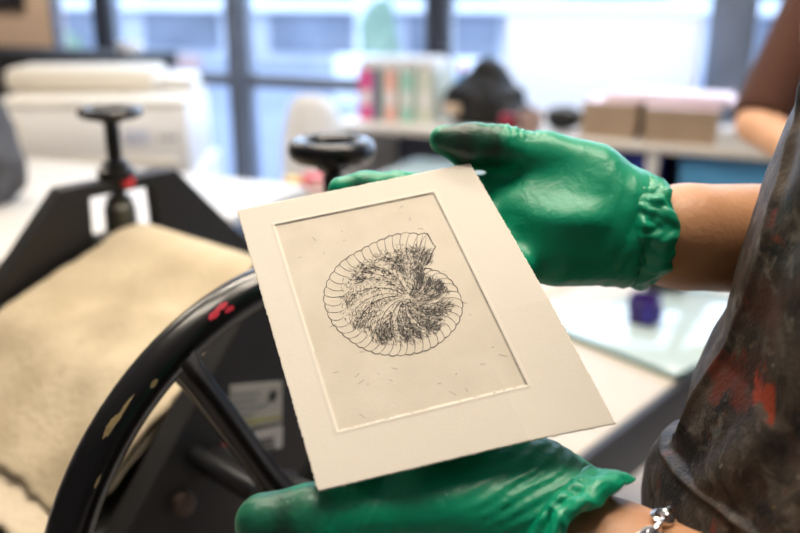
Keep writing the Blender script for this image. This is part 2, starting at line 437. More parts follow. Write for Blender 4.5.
# two stacks of brown card pads, each pad a thing
def pad(loc, w, d, h, rz, m, label, grp):
    t = thing('card_pad', label, 'card pad', loc, rz, grp)
    mb = MB(); n = 3
    for k in range(n): mb.box((random.uniform(-.002, .002), random.uniform(-.002, .002), h*(k+.5)/n), (w, d, h/n*.9))
    mb.build('sheets', m, t, smooth=False)
    MB().box((0, 0, h-.0005), (w*.98, d*.98, .003)).build('cover_sheet', M['pinkish'] if 'topmost' in label else m, t, smooth=False)
order = ['lowest', 'second', 'third', 'topmost']
for k in range(4):
    pad((-.575, 3.30, .90+.0325*k), .20, .26, .032, R(random.uniform(-4, 4)), M['card'], '%s brown card pad of the stack beside the black pouch' % order[k], 'brown card pads')
for k in range(4):
    pad((-.325, 3.27, .90+.0315*k), .25, .26, .031, R(random.uniform(-4, 4)), M['card'], '%s brown card pad of the stack beside the white paper pile' % order[k], 'brown card pads')
for k in range(2):
    t = thing('pink_paper_pad', '%s pinkish white paper pad lying across the card stacks' % ('lower', 'upper')[k], 'paper pad', (-.36-.02*k, 3.31, 1.0325+.016*k), R(3-5*k), 'pinkish pads on the card stacks')
    MB().box((0, 0, .0075), (.50-.08*k, .22, .015), None, .001).build('sheets', M['pinkish'], t)
wp = thing('white_paper_pile', 'white paper pile on the counter near the person in brown', 'paper', (-.055, 3.21, .90), R(-6))
mb = MB()
for k in range(7): mb.box((random.uniform(-.004, .004), random.uniform(-.004, .004), .004+.009*k), (.24, .2, .0085))
mb.build('sheets', M['white'], wp, smooth=False)

# ================================================================== RIGHT REAR TABLE
def table(name, label, x0, x1, y0, y1, z, mtop, mleg, th=.03):
    t = thing(name, label, 'table', ((x0+x1)/2, (y0+y1)/2, 0))
    w = (x1-x0)/2; d = (y1-y0)/2
    MB().span((-w, -d, z-th), (w, d, z), .004).build('tabletop', mtop, t)
    for sx in (-1, 1):
        for sy in (-1, 1):
            MB().span((sx*(w-.06)-.025, sy*(d-.06)-.025, 0), (sx*(w-.06)+.025, sy*(d-.06)+.025, z-th), .003).build('leg', mleg, t)
    MB().span((-w+.06, -d+.05, z-th-.07), (w-.06, -d+.07, z-th)).build('apron_rail', mleg, t, smooth=False)
    return t
table('glass_topped_table', 'white table with pale glassy top behind the thumb of the upper glove', -1.18, -.50, 2.30, 2.78, .85, M['slab'], M['white'])
table('white_worktable', 'white worktable behind the press at the left', -3.0, -1.30, 1.28, 2.22, .85, M['whitetop'], M['white'])

# white chair beyond the near hand wheel
ch = thing('white_chair', 'white swivel chair behind the near hand wheel', 'chair', (-1.60, 2.72, 0), R(20))
mb = MB(); vs = []; nx, nz = 13, 11
for i in range(nx):
    for j in range(nz):
        u = -1+2*i/(nx-1); v = j/(nz-1); wv = .115*(1-.55*max(0, v-.55)**2*5*.5)*(1-.25*(v < .15))
        vs.append((u*wv, .15-.05*(1-u*u)+.06*v, .58+.46*v-.05*abs(u)**3*v))
mb.add(vs, [[i*nz+j, (i+1)*nz+j, (i+1)*nz+j+1, i*nz+j+1] for i in range(nx-1) for j in range(nz-1)])
o = mb.build('backrest', M['white'], ch); md = o.modifiers.new('thickness', 'SOLIDIFY'); md.thickness = .025; md.offset = 0
MB().lathe([(.03, .44), (.17, .445), (.19, .465), (.18, .485), (.05, .49)]).build('seat', M['white'], ch)
MB().cyl((0, 0, .08), (0, 0, .45), .025).build('column', M['chrome'], ch)
MB().tube([(0, .12, .47), (0, .17, .50), (0, .165, .60)], .018).build('back_bracket', M['greyframe'], ch)
for k in range(5):
    a = 2*PI*k/5
    MB().tube([(0, 0, .09), (.13*math.cos(a), .13*math.sin(a), .075), (.25*math.cos(a), .25*math.sin(a), .045)], [.022, .018, .014]).build('leg', M['white'], ch)

# red and yellow packets on a small trolley beyond the worktable corner
tp_ = on_plane(313, 187, Vector((0, 0, .81)), Vector((0, 0, 1)))
tr = thing('trolley', 'small grey trolley behind the near hand wheel carrying two packets', 'trolley', (tp_.x, tp_.y, 0), YAW)
MB().span((-.10, -.065, .795), (.10, .065, .81), .003).build('tray', M['whitetop'], tr)
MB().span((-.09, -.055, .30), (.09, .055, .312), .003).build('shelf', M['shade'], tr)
for sx in (-1, 1):
    for sy in (-1, 1):
        MB().cyl((sx*.085, sy*.05, .04), (sx*.085, sy*.05, .795), .009).build('leg', M['greyframe'], tr)
        MB().cyl((sx*.085-.008, sy*.05, .02), (sx*.085+.008, sy*.05, .02), .02).build('castor', M['blackp'], tr)
px1 = tp_ + CW(.012, 0, 0)
pk = thing('red_packet', 'red cardboard packet on the small grey trolley', 'packet', (px1.x, px1.y, .81), YAW+R(8))
MB().box((0, 0, .020), (.09, .07, .040), None, .002).build('box', M['red'], pk)
MB().box((-.0, -.0355, .020), (.05, .002, .018)).build('front_panel', M['white'], pk, smooth=False)
px1 = tp_ + CW(-.066, 0, 0)
pk = thing('yellow_packet', 'yellow cardboard packet left of the red packet on the trolley', 'packet', (px1.x, px1.y, .81), YAW+R(-10))
MB().box((0, 0, .014), (.05, .06, .028), None, .002).build('box', M['yellow'], pk)
MB().box((.0, -.0305, .014), (.03, .002, .014)).build('front_panel', M['red'], pk, smooth=False)

# ================================================================== PRINTER ON CABINET, BLACK CABINET
pA = CW(*[v*3.15 for v in (0, 0, 0)])
pl = PX(-14, 106, 3.08); pr = PX(186, 99, 3.12)
ang = math.atan2(pr.y-pl.y, pr.x-pl.x); wpr = (pr.xy-pl.xy).length
mid = (pl+pr)/2; inw = Vector((-math.sin(ang), math.cos(ang), 0))
base = Vector((mid.x, mid.y, 0)) + inw*.28
cab = thing('printer_cabinet', 'white low cabinet under the white printer', 'cabinet', base, ang)
MB().span((-wpr/2-.03, -.27, .06), (wpr/2+.03, .27, .76), .004).build('body', M['white'], cab)
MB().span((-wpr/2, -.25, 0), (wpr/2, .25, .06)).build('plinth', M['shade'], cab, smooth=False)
for s in (-1, 1):
    d = MB().span((s*wpr/4-wpr/4+.005, -.285, .08), (s*wpr/4+wpr/4-.005, -.27, .74), .003).build('door', M['white'], cab)
    MB().tube([(-s*.0+s*.03, -.285, .45), (s*.03, -.305, .45), (s*.03, -.305, .57), (s*.03, -.285, .57)], .005).build('handle', M['steel'], d)
prn = thing('printer', 'big white printer with rounded lid behind the far press frame', 'printer', base+Vector((0, 0, .76)), ang)
zt = mid.z-.76
MB().span((-wpr/2, -.28, .0), (wpr/2, .27, zt-.02), .02).build('body', M['white'], prn)
MB().span((-wpr/2+.005, -.275, zt-.016), (wpr/2-.005, .265, zt+.005), .01).build('lid', M['cream'], prn)
MB().span((-wpr/2-.03, -.02, zt+.005), (wpr/2-.16, .26, zt+.10), .03).build('scanner_hood', M['cream'], prn)
MB().span((wpr/2-.17, .03, zt+.005), (wpr/2-.02, .25, zt+.065), .03).build('side_hood', M['white'], prn)
MB().span((-wpr/2+.13, -.286, .03), (wpr/2-.04, -.28, zt-.07), .004).build('front_panel', M['white'], prn)
MB().span((-wpr/2+.01, -.288, .02), (-wpr/2+.11, -.28, zt-.04), .004).build('side_panel', M['cream'], prn)
MB().span((wpr/2-.24, -.289, zt-.155), (wpr/2-.14, -.286, zt-.10), .002).build('display', mat('grey_blue_panel', (.55, .58, .70), .3, var=.1), prn)
for k in range(3): MB().box((wpr/2-.10+.025*k, -.289, zt-.13), (.014, .006, .014), None, .002).build('button', M['shade'], prn)
MB().span((-wpr/2+.14, -.30, .035), (wpr/2-.05, -.285, .06), .004).build('paper_tray', M['cream'], prn)

bc0 = on_y(0, 62, 3.3); bc1 = on_y(166, 62, 3.3)
bcx1 = bc1.x-.22; zt2 = on_y(120, 56, 3.3).z
bcab = thing('black_cabinet', 'long low black cabinet in front of the left window', 'cabinet', ((bcx1-3.9)/2-.4, 3.3, 0))
hw = (bcx1+3.9+.8)/2; hw = bcx1-bcab.location.x
MB().span((-hw, -.02, .05), (hw-.03, .35, zt2-.08)).build('body', M['blackmat'], bcab, smooth=False)
MB().span((-hw, -.05, zt2-.075), (hw, .37, zt2), .006).build('top', M['blackmat'], bcab)
MB().span((-hw, 0, 0), (hw-.05, .33, .05)).build('plinth', M['blackmat'], bcab, smooth=False)
for k in range(4):
    a = -hw+.02+(2*hw-.07)*k/4; b = a+(2*hw-.07)/4-.01
    d = MB().span((a, -.04, .08), (b, -.02, zt2-.10), .003).build('door', M['blackmat'], bcab)
    MB().box((b-.04, -.046, .6), (.012, .012, .12), None, .003).build('handle', M['steel'], d)
q = Vector((bcx1-.05, 3.37, zt2))
gb = MB().lathe([(.02, 0), (.05, .01), (.062, .035), (.06, .06), (.056, .06), (.056, .04), (.045, .016), (.015, .006)], n=32).build('glass_bowl', M['white']); gb.location = q; tag(gb, 'small white bowl on the end of the black cabinet', 'bowl')

# dark cloth bundle left of the printer on the worktable
cb = PX(4, 190, 2.35)
cl = sdf_obj('cloth_bundle', lambda P: np.maximum(ell(P, (0, 0, .13), (.075, .10, .165))+.02*vnoise(P, 18, 8), -P[:, 2]+.002), (-.14, -.15, -.01), (.14, .15, .34), .009, M['fabric'])
cl.location = (cb.x-.04, cb.y, .85); tag(cl, 'dark grey cloth bundle on the worktable left of the printer', 'cloth')

# ================================================================== PRESS TABLE
PA = R(48.5)+YAW
N0 = CW(-.0672, .8344, 0)
PR = Matrix.Rotation(PA, 3, 'Z')
def PL(x, y, z): return N0 + PR @ Vector((x, y, 0)) + Vector((0, 0, z))     # press axes -> world
def to_press(p): q = PR.transposed() @ (p-N0); return Vector((q.x, q.y, p.z))
TZ = .796
tb = thing('press_table', 'cream topped work table with dark edge carrying the press', 'table', PL(.3, .33, 0), PA)
tx0, tx1, ty0, ty1 = -.85, .95, -.42, .42
MB().span((tx0, ty0, TZ-.03), (tx1, ty1, TZ), .003).build('tabletop', M['tablecream'], tb)
MB().span((tx0-.005, ty0-.012, TZ-.105), (tx1+.005, ty0, TZ-.002), .003).build('edge_band', M['tableband'], tb)
MB().span((tx0-.005, ty1, TZ-.105), (tx1+.005, ty1+.012, TZ-.002), .003).build('edge_band', M['tableband'], tb)
MB().span((tx0-.012, ty0, TZ-.105), (tx0, ty1, TZ-.002), .003).build('edge_band', M['tableband'], tb)
MB().span((tx1, ty0, TZ-.105), (tx1+.012, ty1, TZ-.002), .003).build('edge_band', M['tableband'], tb)
for sx in (tx0+.06, tx1-.06):
    for sy in (ty0+.06, ty1-.06):
        MB().span((sx-.03, sy-.03, 0), (sx+.03, sy+.03, TZ-.03), .003).build('leg', M['tableband'], tb)

# things on the right end of the press table
sa = PA + R(-10)
ex = Vector((math.cos(sa), math.sin(sa), 0)); ey = Vector((-ex.y, ex.x, 0))
Lc = PL(.752, .203, TZ)
sw, sd = .42, .295
sc_ = Lc + ex*sw/2 - ey*sd/2
sl_ = thing('glass_inking_slab', 'pale glass inking slab on the right end of the press table', 'slab', sc_, sa)
MB().span((-sw/2, -sd/2, .002), (sw/2, sd/2, .012), .001).build('plate', M['slab'], sl_)
mb = MB()
for a, b in (((-sw/2, -sd/2-.002), (sw/2, -sd/2)), ((-sw/2, sd/2), (sw/2, sd/2+.002)), ((-sw/2-.002, -sd/2), (-sw/2, sd/2)), ((sw/2, -sd/2), (sw/2+.002, sd/2))):
    mb.span((*a, 0), (*b, .011))
mb.build('edge', M['slabe'], sl_, smooth=False)
pp = to_press(on_plane(643, 322, Vector((0, 0, TZ+.012)), Vector((0, 0, 1))))
pt = thing('purple_ink_tub', 'small purple tub on the glass inking slab', 'tub', PL(pp.x, pp.y, TZ+.012), PA+R(-30))
mb = MB().lathe([(.022, 0), (.026, .004), (.030, .04), (.031, .044), (.027, .044), (.024, .008)], n=4, org=(0, 0, 0))
pt.scale = (1.3, 1.3, 1.2)
mb.build('body', M['purple'], pt, bevel=.003, angle=20)
MB().box((-.0, -.0225, .022), (.030, .003, .030), None, .001).build('side_label', M['purple2'], pt)
MB().box((0, 0, .026), (.036, .036, .016), Matrix.Rotation(R(45), 3, 'Z'), .004).build('ink', M['purple'], pt)
pp2 = to_press(on_plane(664, 291, Vector((0, 0, TZ+.012)), Vector((0, 0, 1))))
rl = thing('ink_roller', 'small black ink roller on the slab partly behind the bare forearm', 'roller', PL(pp2.x, pp2.y, TZ+.012), PA+R(-50))
MB().cyl((-.04, 0, .016), (.04, 0, .016), .016, bev=.002).build('roller_drum', M['blackp'], rl)
MB().tube([(-.045, 0, .016), (-.047, .03, .018), (0, .05, .02), (.047, .03, .018), (.045, 0, .016)], .003).build('fork', M['steel'], rl)
MB().cyl((0, .05, .02), (0, .13, .02), .009, .012, bev=.002).build('handle', M['blackp'], rl)
def sheet(loc, rz, w, d, label, m):
    t = MB(); n = 8; vs = []; fs = []
    for i in range(n+1):
        for j in range(n+1):
            vs.append((-w/2+w*i/n, -d/2+d*j/n, .0015+.003*max(0, abs(i/n-.5)-.35)*abs(math.sin(j*1.1))))
    fs = [[i*(n+1)+j, (i+1)*(n+1)+j, (i+1)*(n+1)+j+1, i*(n+1)+j+1] for i in range(n) for j in range(n)]
    o = t.add(vs, fs).build('paper_sheet', m); o.location = loc; o.rotation_euler = (0, 0, rz)
    md = o.modifiers.new('thickness', 'SOLIDIFY'); md.thickness = .001; md.offset = -1
    return tag(o, label, 'paper', None)
sheet(PL(.95, .44, TZ), PA+R(-6), .46, .30, 'blank cream paper sheet on the press table beyond the slab', M['sheet'])

# ================================================================== ETCHING PRESS
LW = .411; BEDZ = .956; RCZ = 1.038; RR = .078
press = thing('etching_press', 'dark grey etching press with black spoked wheel and two hand screws', 'press', PL(0, LW/2, TZ), PA)
OFF = Vector((0, LW/2, TZ))          # parts are given in press axes with world heights
def cheek(y):
    hb = TZ
    outer = [(-.084, 1.184), (.084, 1.184), (.212, 1.045), (.30, .93), (.30, hb), (-.30, hb), (-.30, .94), (-.176, 1.085)]
    hole = [(-.047, 1.167), (.047, 1.167), (.050, 1.09), (.052, 1.02), (.052, .985), (-.052, .985), (-.052, 1.02), (-.050, 1.09)]
    return MB().prism(outer, y-.014, y+.014, 'xz', hole).build('side_frame', M['iron'], press, OFF, bevel=.003, smooth=False)
near, far = cheek(0), cheek(LW)
for y in (0, LW):
    sc = MB()
    b = MB().span((-.044, y-.02, 1.0), (.044, y+.02, 1.112), .006).build('bearing_block', M['iron'], press, OFF)
    MB().lathe([(.020, 1.110), (.021, 1.114), (.0205, 1.146), (.017, 1.150), (.017, 1.158), (.012, 1.160)], (0, y, 0)).build('spring_cup', mat('dull_steel_%d' % (y > 0), (.10, .10, .085), .4, .5, var=.3, scale=60), press, OFF)
    s_ = MB().cyl((0, y, 1.10), (0, y, 1.262), .0095).build('pressure_screw', M['blackp'], press, OFF)
    MB().lathe([(.024, 1.184), (.024, 1.196), (.017, 1.199), (.017, 1.206), (.011, 1.208)], (0, y, 0)).build('screw_collar', M['blackp'], press, OFF)
    hwp = []
    n = 16
    for k in range(n):       # chunky ring
        a = 2*PI*k/n; hwp.append((.0335+.0100*math.cos(a), 1.270+.0115*math.sin(a)))
    w_ = MB().lathe(hwp, (0, y, 0), n=48, closed=True)
    w_.lathe([(.012, 1.248), (.017, 1.252), (.018, 1.262), (.030, 1.264), (.030, 1.270), (.010, 1.270), (.008, 1.273)], (0, y, 0), n=32)
    hwo = w_.build('hand_wheel', M['black'], s_)
    hwo.data.transform(Matrix.Translation(-OFF))
    if y > 0: hwo.data.transform(Matrix.Translation((0, 0, 1.27-TZ)) @ Matrix.Scale(.62, 4, (0, 0, 1)) @ Matrix.Scale(.93, 4, (1, 0, 0)) @ Matrix.Translation((0, LW/2*0, 0)) @ Matrix.Translation((0, 0, -1.27+TZ)))
o = MB().lathe([(.008, -.002), (.0085, .0), (.0085, .006), (.005, .008)], (.005, LW-.016, 1.180), (0, -1, 0), n=20).build('red_marker', M['red'], press, OFF)
o['label'] = 'small red marker on the far frame'
MB().lathe([(RR-.002, .016), (RR, .018), (RR, LW-.018), (RR-.002, LW-.016)], (0, 0, RCZ), (0, 1, 0), n=64).build('top_roller', M['steel'], press, OFF)
MB().cyl((0, .02, .878), (0, LW-.02, .878), .055, n=48).build('bottom_roller', M['steel'], press, OFF)
MB().span((-.31, .03, .936), (.34, LW-.03, BEDZ), .002).build('bed', M['steel'], press, OFF)
MB().span((-.30, .016, .90), (.30, .03, .945), .002).build('bed_rail', M['iron'], press, OFF)
MB().span((-.30, LW-.03, .90), (.30, LW-.016, .945), .002).build('bed_rail', M['iron'], press, OFF)
for x in (-.27, .27):
    MB().cyl((x, .0, .83), (x, LW, .83), .014).build('tie_bar', M['bolt'], press, OFF)
for x, z in ((-.213, .979), (-.262, .88), (.24, .93), (.20, 1.0)):
    MB().lathe([(.010, -.001), (.011, .0), (.011, .007), (.008, .009), (.004, .010)], (x, -.014, z), (0, -1, 0), n=6 if z < .9 else 20).build('bolt', M['bolt'], press, OFF)
# label plates on the near frame
def fplate(name, pts, m, th=.0015, y=-.014):
    return MB().prism(pts, y-th, y, 'xz').build(name, m, press, OFF, smooth=False)
lp = fplate('label_plate', [(-.155, 1.028), (-.093, 1.012), (-.090, 1.056), (-.152, 1.074)], M['plate'])
def on_plate(parent, x0, x1, z0, z1, m, name, sl=-.26):
    pts = [(x0, z0), (x1, z0+sl*(x1-x0)), (x1, z1+sl*(x1-x0)), (x0, z1)]
    o = MB().prism(pts, -.0162, -.0153, 'xz').build(name, m, parent, OFF, smooth=False); return o
for k, (a, b) in enumerate(((-.150, -.118), (-.150, -.124), (-.149, -.112), (-.149, -.128))):
    on_plate(lp, a, b, 1.062-.0075*k, 1.0645-.0075*k, mat('faded_text_%d' % k, (.30, .30, .28), .6, var=.2), 'text_line')
on_plate(lp, -.152, -.095, 1.032, 1.036, M['plyel'], 'olive_line')
mb = MB()
for k in range(11):
    a = 2*PI*k/11; c0 = (-.103, 1.045); r1 = .0088*(.75+.25*math.sin(k*2.3))
    mb.prism([(c0[0]+.0025*math.cos(a+1), c0[1]+.0025*math.sin(a+1)), (c0[0]+r1*math.cos(a), c0[1]+r1*math.sin(a)), (c0[0]+.0025*math.cos(a-1), c0[1]+.0025*math.sin(a-1))], -.0163, -.0153, 'xz')
mb.build('burst_emblem', M['plink'], lp, OFF, smooth=False)
lp2 = fplate('label_plate', [(-.166, .996), (-.094, .985), (-.092, 1.008), (-.163, 1.024)], M['platew'])
for k in range(3): on_plate(lp2, -.124, -.104, 1.003-.0055*k, 1.006-.0055*k, M['plink'], 'text_line')
o = on_plate(lp2, -.1655, -.160, .999, 1.018, M['red'], 'red_strip'); o['label'] = 'red strip on the label plate'
# drive wheel
WC = Vector((-.195, -.150, 1.020)); WR = .200
dw = MB()
dw.tube([(WC.x+WR*math.cos(2*PI*k/96), WC.y, WC.z+WR*math.sin(2*PI*k/96)) for k in range(96)], .0145, 18, True)
dwo = dw.build('drive_wheel', M['black'], press, OFF)
hub = MB().cyl((WC.x, WC.y-.022, WC.z), (WC.x, WC.y+.03, WC.z), .030, bev=.004)
hub.cyl((WC.x, WC.y+.03, WC.z), (WC.x, -.012, WC.z), .009)
hubo = hub.build('hub', M['blackp'], dwo, OFF)
tp = to_press(on_plane(187, 368, PL(0, WC.y, 0), PR @ Vector((0, 1, 0))))
a0 = math.atan2(tp.z-WC.z, tp.x-WC.x)
for k in range(5):
    a = a0+2*PI*k/5
    pts = []; rs = []
    for q in range(13):
        f_ = q/12; r_ = .02+(WR-.02)*f_
        pts.append((WC.x+r_*math.cos(a), WC.y, WC.z+r_*math.sin(a))); rs.append(.0108+.006*max(0, (f_-.82)/.18)**2+.004*max(0, (.2-f_)/.2))
    MB().tube(pts, rs, 14).build('spoke', M['black'], dwo, OFF)
# flecks of paint and chipped patches on the rim
def fleck(ang_c, lat, ln, wd, m, name):
    mb = MB(); vs = []; fs = []; nu, nv = 9, 6; rr = .0145+.00035
    e = rng.random((nu+1, nv+1))
    for i in range(nu+1):
        for j in range(nv+1):
            u = (i/nu-.5)*ln*(1-.6*abs(j/nv-.5)) + (e[i, j]-.5)*.0016; v = lat + (j/nv-.5)*wd*(1-.7*abs(i/nu-.5)*1.2) + (e[j, i] if i <= nv and j <= nu and i < nu else .5)*.05
            th = ang_c + u/WR; c_ = WR + rr*math.cos(v)
            vs.append((WC.x+c_*math.cos(th), WC.y-rr*math.sin(v), WC.z+c_*math.sin(th)))
    fs = [[i*(nv+1)+j, (i+1)*(nv+1)+j, (i+1)*(nv+1)+j+1, i*(nv+1)+j+1] for i in range(nu) for j in range(nv)]
    return mb.add(vs, fs).build(name, m, dwo, OFF)
def rim_angle(px, py):
    q = to_press(on_plane(px, py, PL(0, WC.y-.01, 0), PR @ Vector((0, 1, 0)))); return math.atan2(q.z-WC.z, q.x-WC.x)
for (px, py, lat, ln, wd) in ((213, 317, .95, .010, .35), (222, 311, .85, .012, .30), (226, 307, 1.15, .008, .3)):
    fleck(rim_angle(px, py), lat, ln, wd, M['redpaint'], 'red_paint_fleck')
for (px, py, lat, ln, wd) in ((112, 411, .8, .030, .17), (106, 424, .7, .016, .25), (146, 378, 1.2, .006, .22), (78, 476, 1.3, .009, .12)):
    fleck(rim_angle(px, py), lat, ln, wd, M['gold'], 'chipped_patch')
# hub nut
MB().lathe([(.011, -.001), (.011, .008), (.007, .012)], (WC.x, WC.y-.022, WC.z), (0, -1, 0), n=6).build('hub_nut', M['chrome'], hubo, OFF)
cn = to_press(on_plane(301, 481, PL(0, -.10, 0), PR @ Vector((0, 1, 0))))
mb = MB().lathe([(.009, -.02), (.009, .008), (.0075, .012), (.004, .014)], (cn.x, -.10, cn.z), (1, 0, 0), n=24)
mb.build('shaft_end', M['chrome'], press, OFF)
MB().cyl((cn.x-.03, -.10, cn.z), (cn.x-.03, -.012, cn.z), .016).build('stub_shaft', M['blackp'], press, OFF)

# felt blankets: over the roller, down to the bed at the left end
def felt(name, prof, y0, y1, m, th, label, seed, amp):
    nu, nv = 70, 56; vs = []; fs = []
    prof = np.array(prof, float); s = np.r_[0, np.cumsum(np.linalg.norm(np.diff(prof, axis=0), axis=1))]
    us = np.linspace(0, s[-1], nu)
    px_ = np.interp(us, s, prof[:, 0]); pz_ = np.interp(us, s, prof[:, 1])
    for _ in range(6):
        px_[1:-1] = (px_[:-2]+2*px_[1:-1]+px_[2:])/4; pz_[1:-1] = (pz_[:-2]+2*pz_[1:-1]+pz_[2:])/4
    U, Vv = np.meshgrid(us, np.linspace(0, 1, nv), indexing='ij')
    nz = vnoise(np.stack([U.ravel()*1, Vv.ravel()*.4, np.zeros(U.size)], 1), 14, seed).reshape(U.shape)
    nz2 = vnoise(np.stack([U.ravel()*1, Vv.ravel()*.4, np.ones(U.size)*3], 1), 50, seed+2).reshape(U.shape)
    for i in range(nu):
        for j in range(nv):
            v = j/(nv-1); ed = (nz2[i, j])*.004*((j in (0, nv-1)) or (i == 0))
            yy = y0+(y1-y0)*v + ed
            free = min(1, max(0, (-.04-px_[i])/.08))
            vs.append((px_[i] + (nz2[i, j]*.004 if i == 0 else 0) - (.012*math.sin(v*3.0) if i < 4 else 0)*0, yy, pz_[i] + amp*nz[i, j]*free + .0012*nz2[i, j]*free + .004*(2*v-1)**2*free))
    fs = [[i*nv+j, (i+1)*nv+j, (i+1)*nv+j+1, i*nv+j+1] for i in range(nu-1) for j in range(nv-1)]
    o = MB().add(vs, fs).build(name, m, None, None, True, 0, 180)
    o.data.transform(Matrix.Translation(-OFF)); o.location = PL(0, LW/2, TZ); o.rotation_euler = (0, 0, PA)
    md = o.modifiers.new('thickness', 'SOLIDIFY'); md.thickness = th; md.offset = -1
    return tag(o, label, 'blanket', None)
topz = RCZ+RR
felt('felt_blanket', [(-.292, .972), (-.25, 1.008), (-.20, 1.047), (-.12, 1.080), (-.055, topz-.008), (-.02, topz+.008), (.02, topz+.008), (.05, topz-.008), (.075, 1.09), (.085, 1.05)],
     .028, LW-.030, M['felt'], .004, 'upper cream felt blanket draped over the press roller', 4, .007)
felt('felt_blanket', [(-.325, .958), (-.30, .962), (-.26, .985), (-.20, 1.032), (-.12, 1.070), (-.06, topz-.016), (-.02, topz+.002), (.02, topz+.002), (.05, topz-.016), (.07, 1.08)],
     .034, LW-.034, M['felt2'], .003, 'lower pale felt blanket showing under the upper blanket edge', 9, .004)

# ================================================================== PRINT
D = [.500, .5145, .397, .3825]
C4 = [PX(*p, d) for p, d in zip(((237, 210), (470, 163), (617, 420), (318, 491)), D)]
Uv = C4[1]-C4[0]; Vv = C4[3]-C4[0]
pn = Uv.cross(Vv).normalized()
if pn.dot(CAM-C4[0]) < 0: pn = -pn
def uv_of(px, py):
    q = on_plane(px, py, C4[0], pn)-C4[0]
    a, b, c = Uv.dot(Uv), Uv.dot(Vv), Vv.dot(Vv); d, e = q.dot(Uv), q.dot(Vv)
    k = a*c-b*b; return (d*c-e*b)/k, (e*a-d*b)/k
PLATE = [uv_of(*p) for p in ((274.5, 225), (433.5, 193), (527, 385), (338, 431))]
lu, lv = Uv.length, Vv.length
def curl(u, v):
    return -.0035*max(0, u-.7)*max(0, v-.6)/.12*1.0 + .0012*math.sin(3.1*v)*u
def plate_sd(u, v):                 # metres inside (+) the plate mark
    best = 9
    for i in range(4):
        a = PLATE[i]; b = PLATE[(i+1) % 4]
        ax, ay, bx_, by_ = a[0]*lu, a[1]*lv, b[0]*lu, b[1]*lv
        dx, dy = bx_-ax, by_-ay; L_ = math.hypot(dx, dy)
        best = min(best, ((u*lu-ax)*-dy+(v*lv-ay)*dx)/L_)
    return best
def prt(u, v, lift=0):
    s = plate_sd(u, v); t = min(1, max(0, (s+.0003)/.0009)); t = t*t*(3-2*t)
    rid = .00022*math.exp(-((s+.0009)/.0007)**2)
    return C4[0]+Uv*u+Vv*v+pn*(curl(u, v)-.0005*t+rid+lift)
prc = sum(C4, Vector())/4
nu, nv = 240, 310; vs = []; fs = []; mi = []
ed = rng.normal(0, .0012, 2000)
for i in range(nu+1):
    for j in range(nv+1):
        u = i/nu; v = j/nv
        if i in (0, nu): u += ed[j]*1.0
        if j in (0, nv): v += ed[400+i]*.8
        vs.append(prt(u, v))
mb = MB()
for i in range(nu):
    for j in range(nv):
        fs.append([i*(nv+1)+j, i*(nv+1)+j+1, (i+1)*(nv+1)+j+1, (i+1)*(nv+1)+j]); mi.append(1 if plate_sd((i+.5)/nu, (j+.5)/nv) > .0002 else 0)
def paper_mat(name, c, c2, sc):
    m = mat(name, c, .85, spec=.15, col2=c2, scale=sc, bump=.06, bscale=900); return m
M['paper'] = paper_mat('etching_paper', (.76, .71, .625), (.745, .695, .61), 30)
M['tone'] = paper_mat('plate_tone_paper', (.705, .645, .545), (.64, .58, .48), 45)
root = thing('etching_print', 'cream etching print of a spiral fossil shell held in green gloves', 'print', prc)
shm = mb
mb.v = [tuple(v) for v in vs]; mb.f = fs; mb.m = mi
so = mb.build('paper_sheet', [M['paper'], M['tone']], root, prc, True, 0, 180)
md = so.modifiers.new('thickness', 'SOLIDIFY'); md.thickness = .0007; md.offset = -1
# make sure the sheet's front side faces out so thickness goes behind
if so.data.polygons[0].normal.dot(pn) < 0: so.data.flip_normals()

# --- the etched drawing: ink strokes lying on the sheet
K = 625/170.0
def cp(x, y): return (310+x/K, 220+y/K)      # a drawing coordinate -> photo point -> sheet coordinate
ink = MB()
def stroke(pts, w):
    P3 = []
    for x, y in pts:
        u, v = uv_of(*cp(x, y)); P3.append(prt(u, v, .00012))
    n = len(P3); L_ = []; R_ = []
    ws = w if hasattr(w, '__len__') else [w*(.35+.65*math.sin(PI*(k+.35)/(n-.3))) for k in range(n)]
    for k in range(n):
        t = (P3[min(k+1, n-1)]-P3[max(k-1, 0)]); t.normalize(); s = pn.cross(t)*ws[k]*.5
        L_.append(P3[k]-s); R_.append(P3[k]+s)
    ink.add(L_+R_, [[k, k+1, n+k+1, n+k] for k in range(n-1)])
outl = [(430, 50), (405, 54), (360, 48), (330, 52), (300, 58), (270, 70), (240, 83), (210, 98), (180, 115), (155, 128), (130, 145), (108, 162), (90, 185), (76, 204), (65, 226), (57, 250), (52, 275), (53, 300), (60, 325), (70, 352), (85, 380), (104, 402), (125, 422), (152, 444), (180, 463), (210, 477), (240, 488), (275, 494), (310, 497), (345, 495), (380, 490), (410, 483), (440, 473), (466, 458), (490, 440), (512, 421), (530, 400), (545, 376), (555, 350), (560, 322), (557, 300), (550, 280), (541, 258), (530, 240), (516, 223), (500, 208), (480, 196), (460, 188), (440, 182), (420, 180)]
cen = np.array([357., 285.])
ol = np.array(outl, float)
sL = np.r_[0, np.cumsum(np.linalg.norm(np.diff(ol, axis=0), axis=1))]
def O(s): return np.array([np.interp(s*sL[-1], sL, ol[:, 0]), np.interp(s*sL[-1], sL, ol[:, 1])])
NR = 44
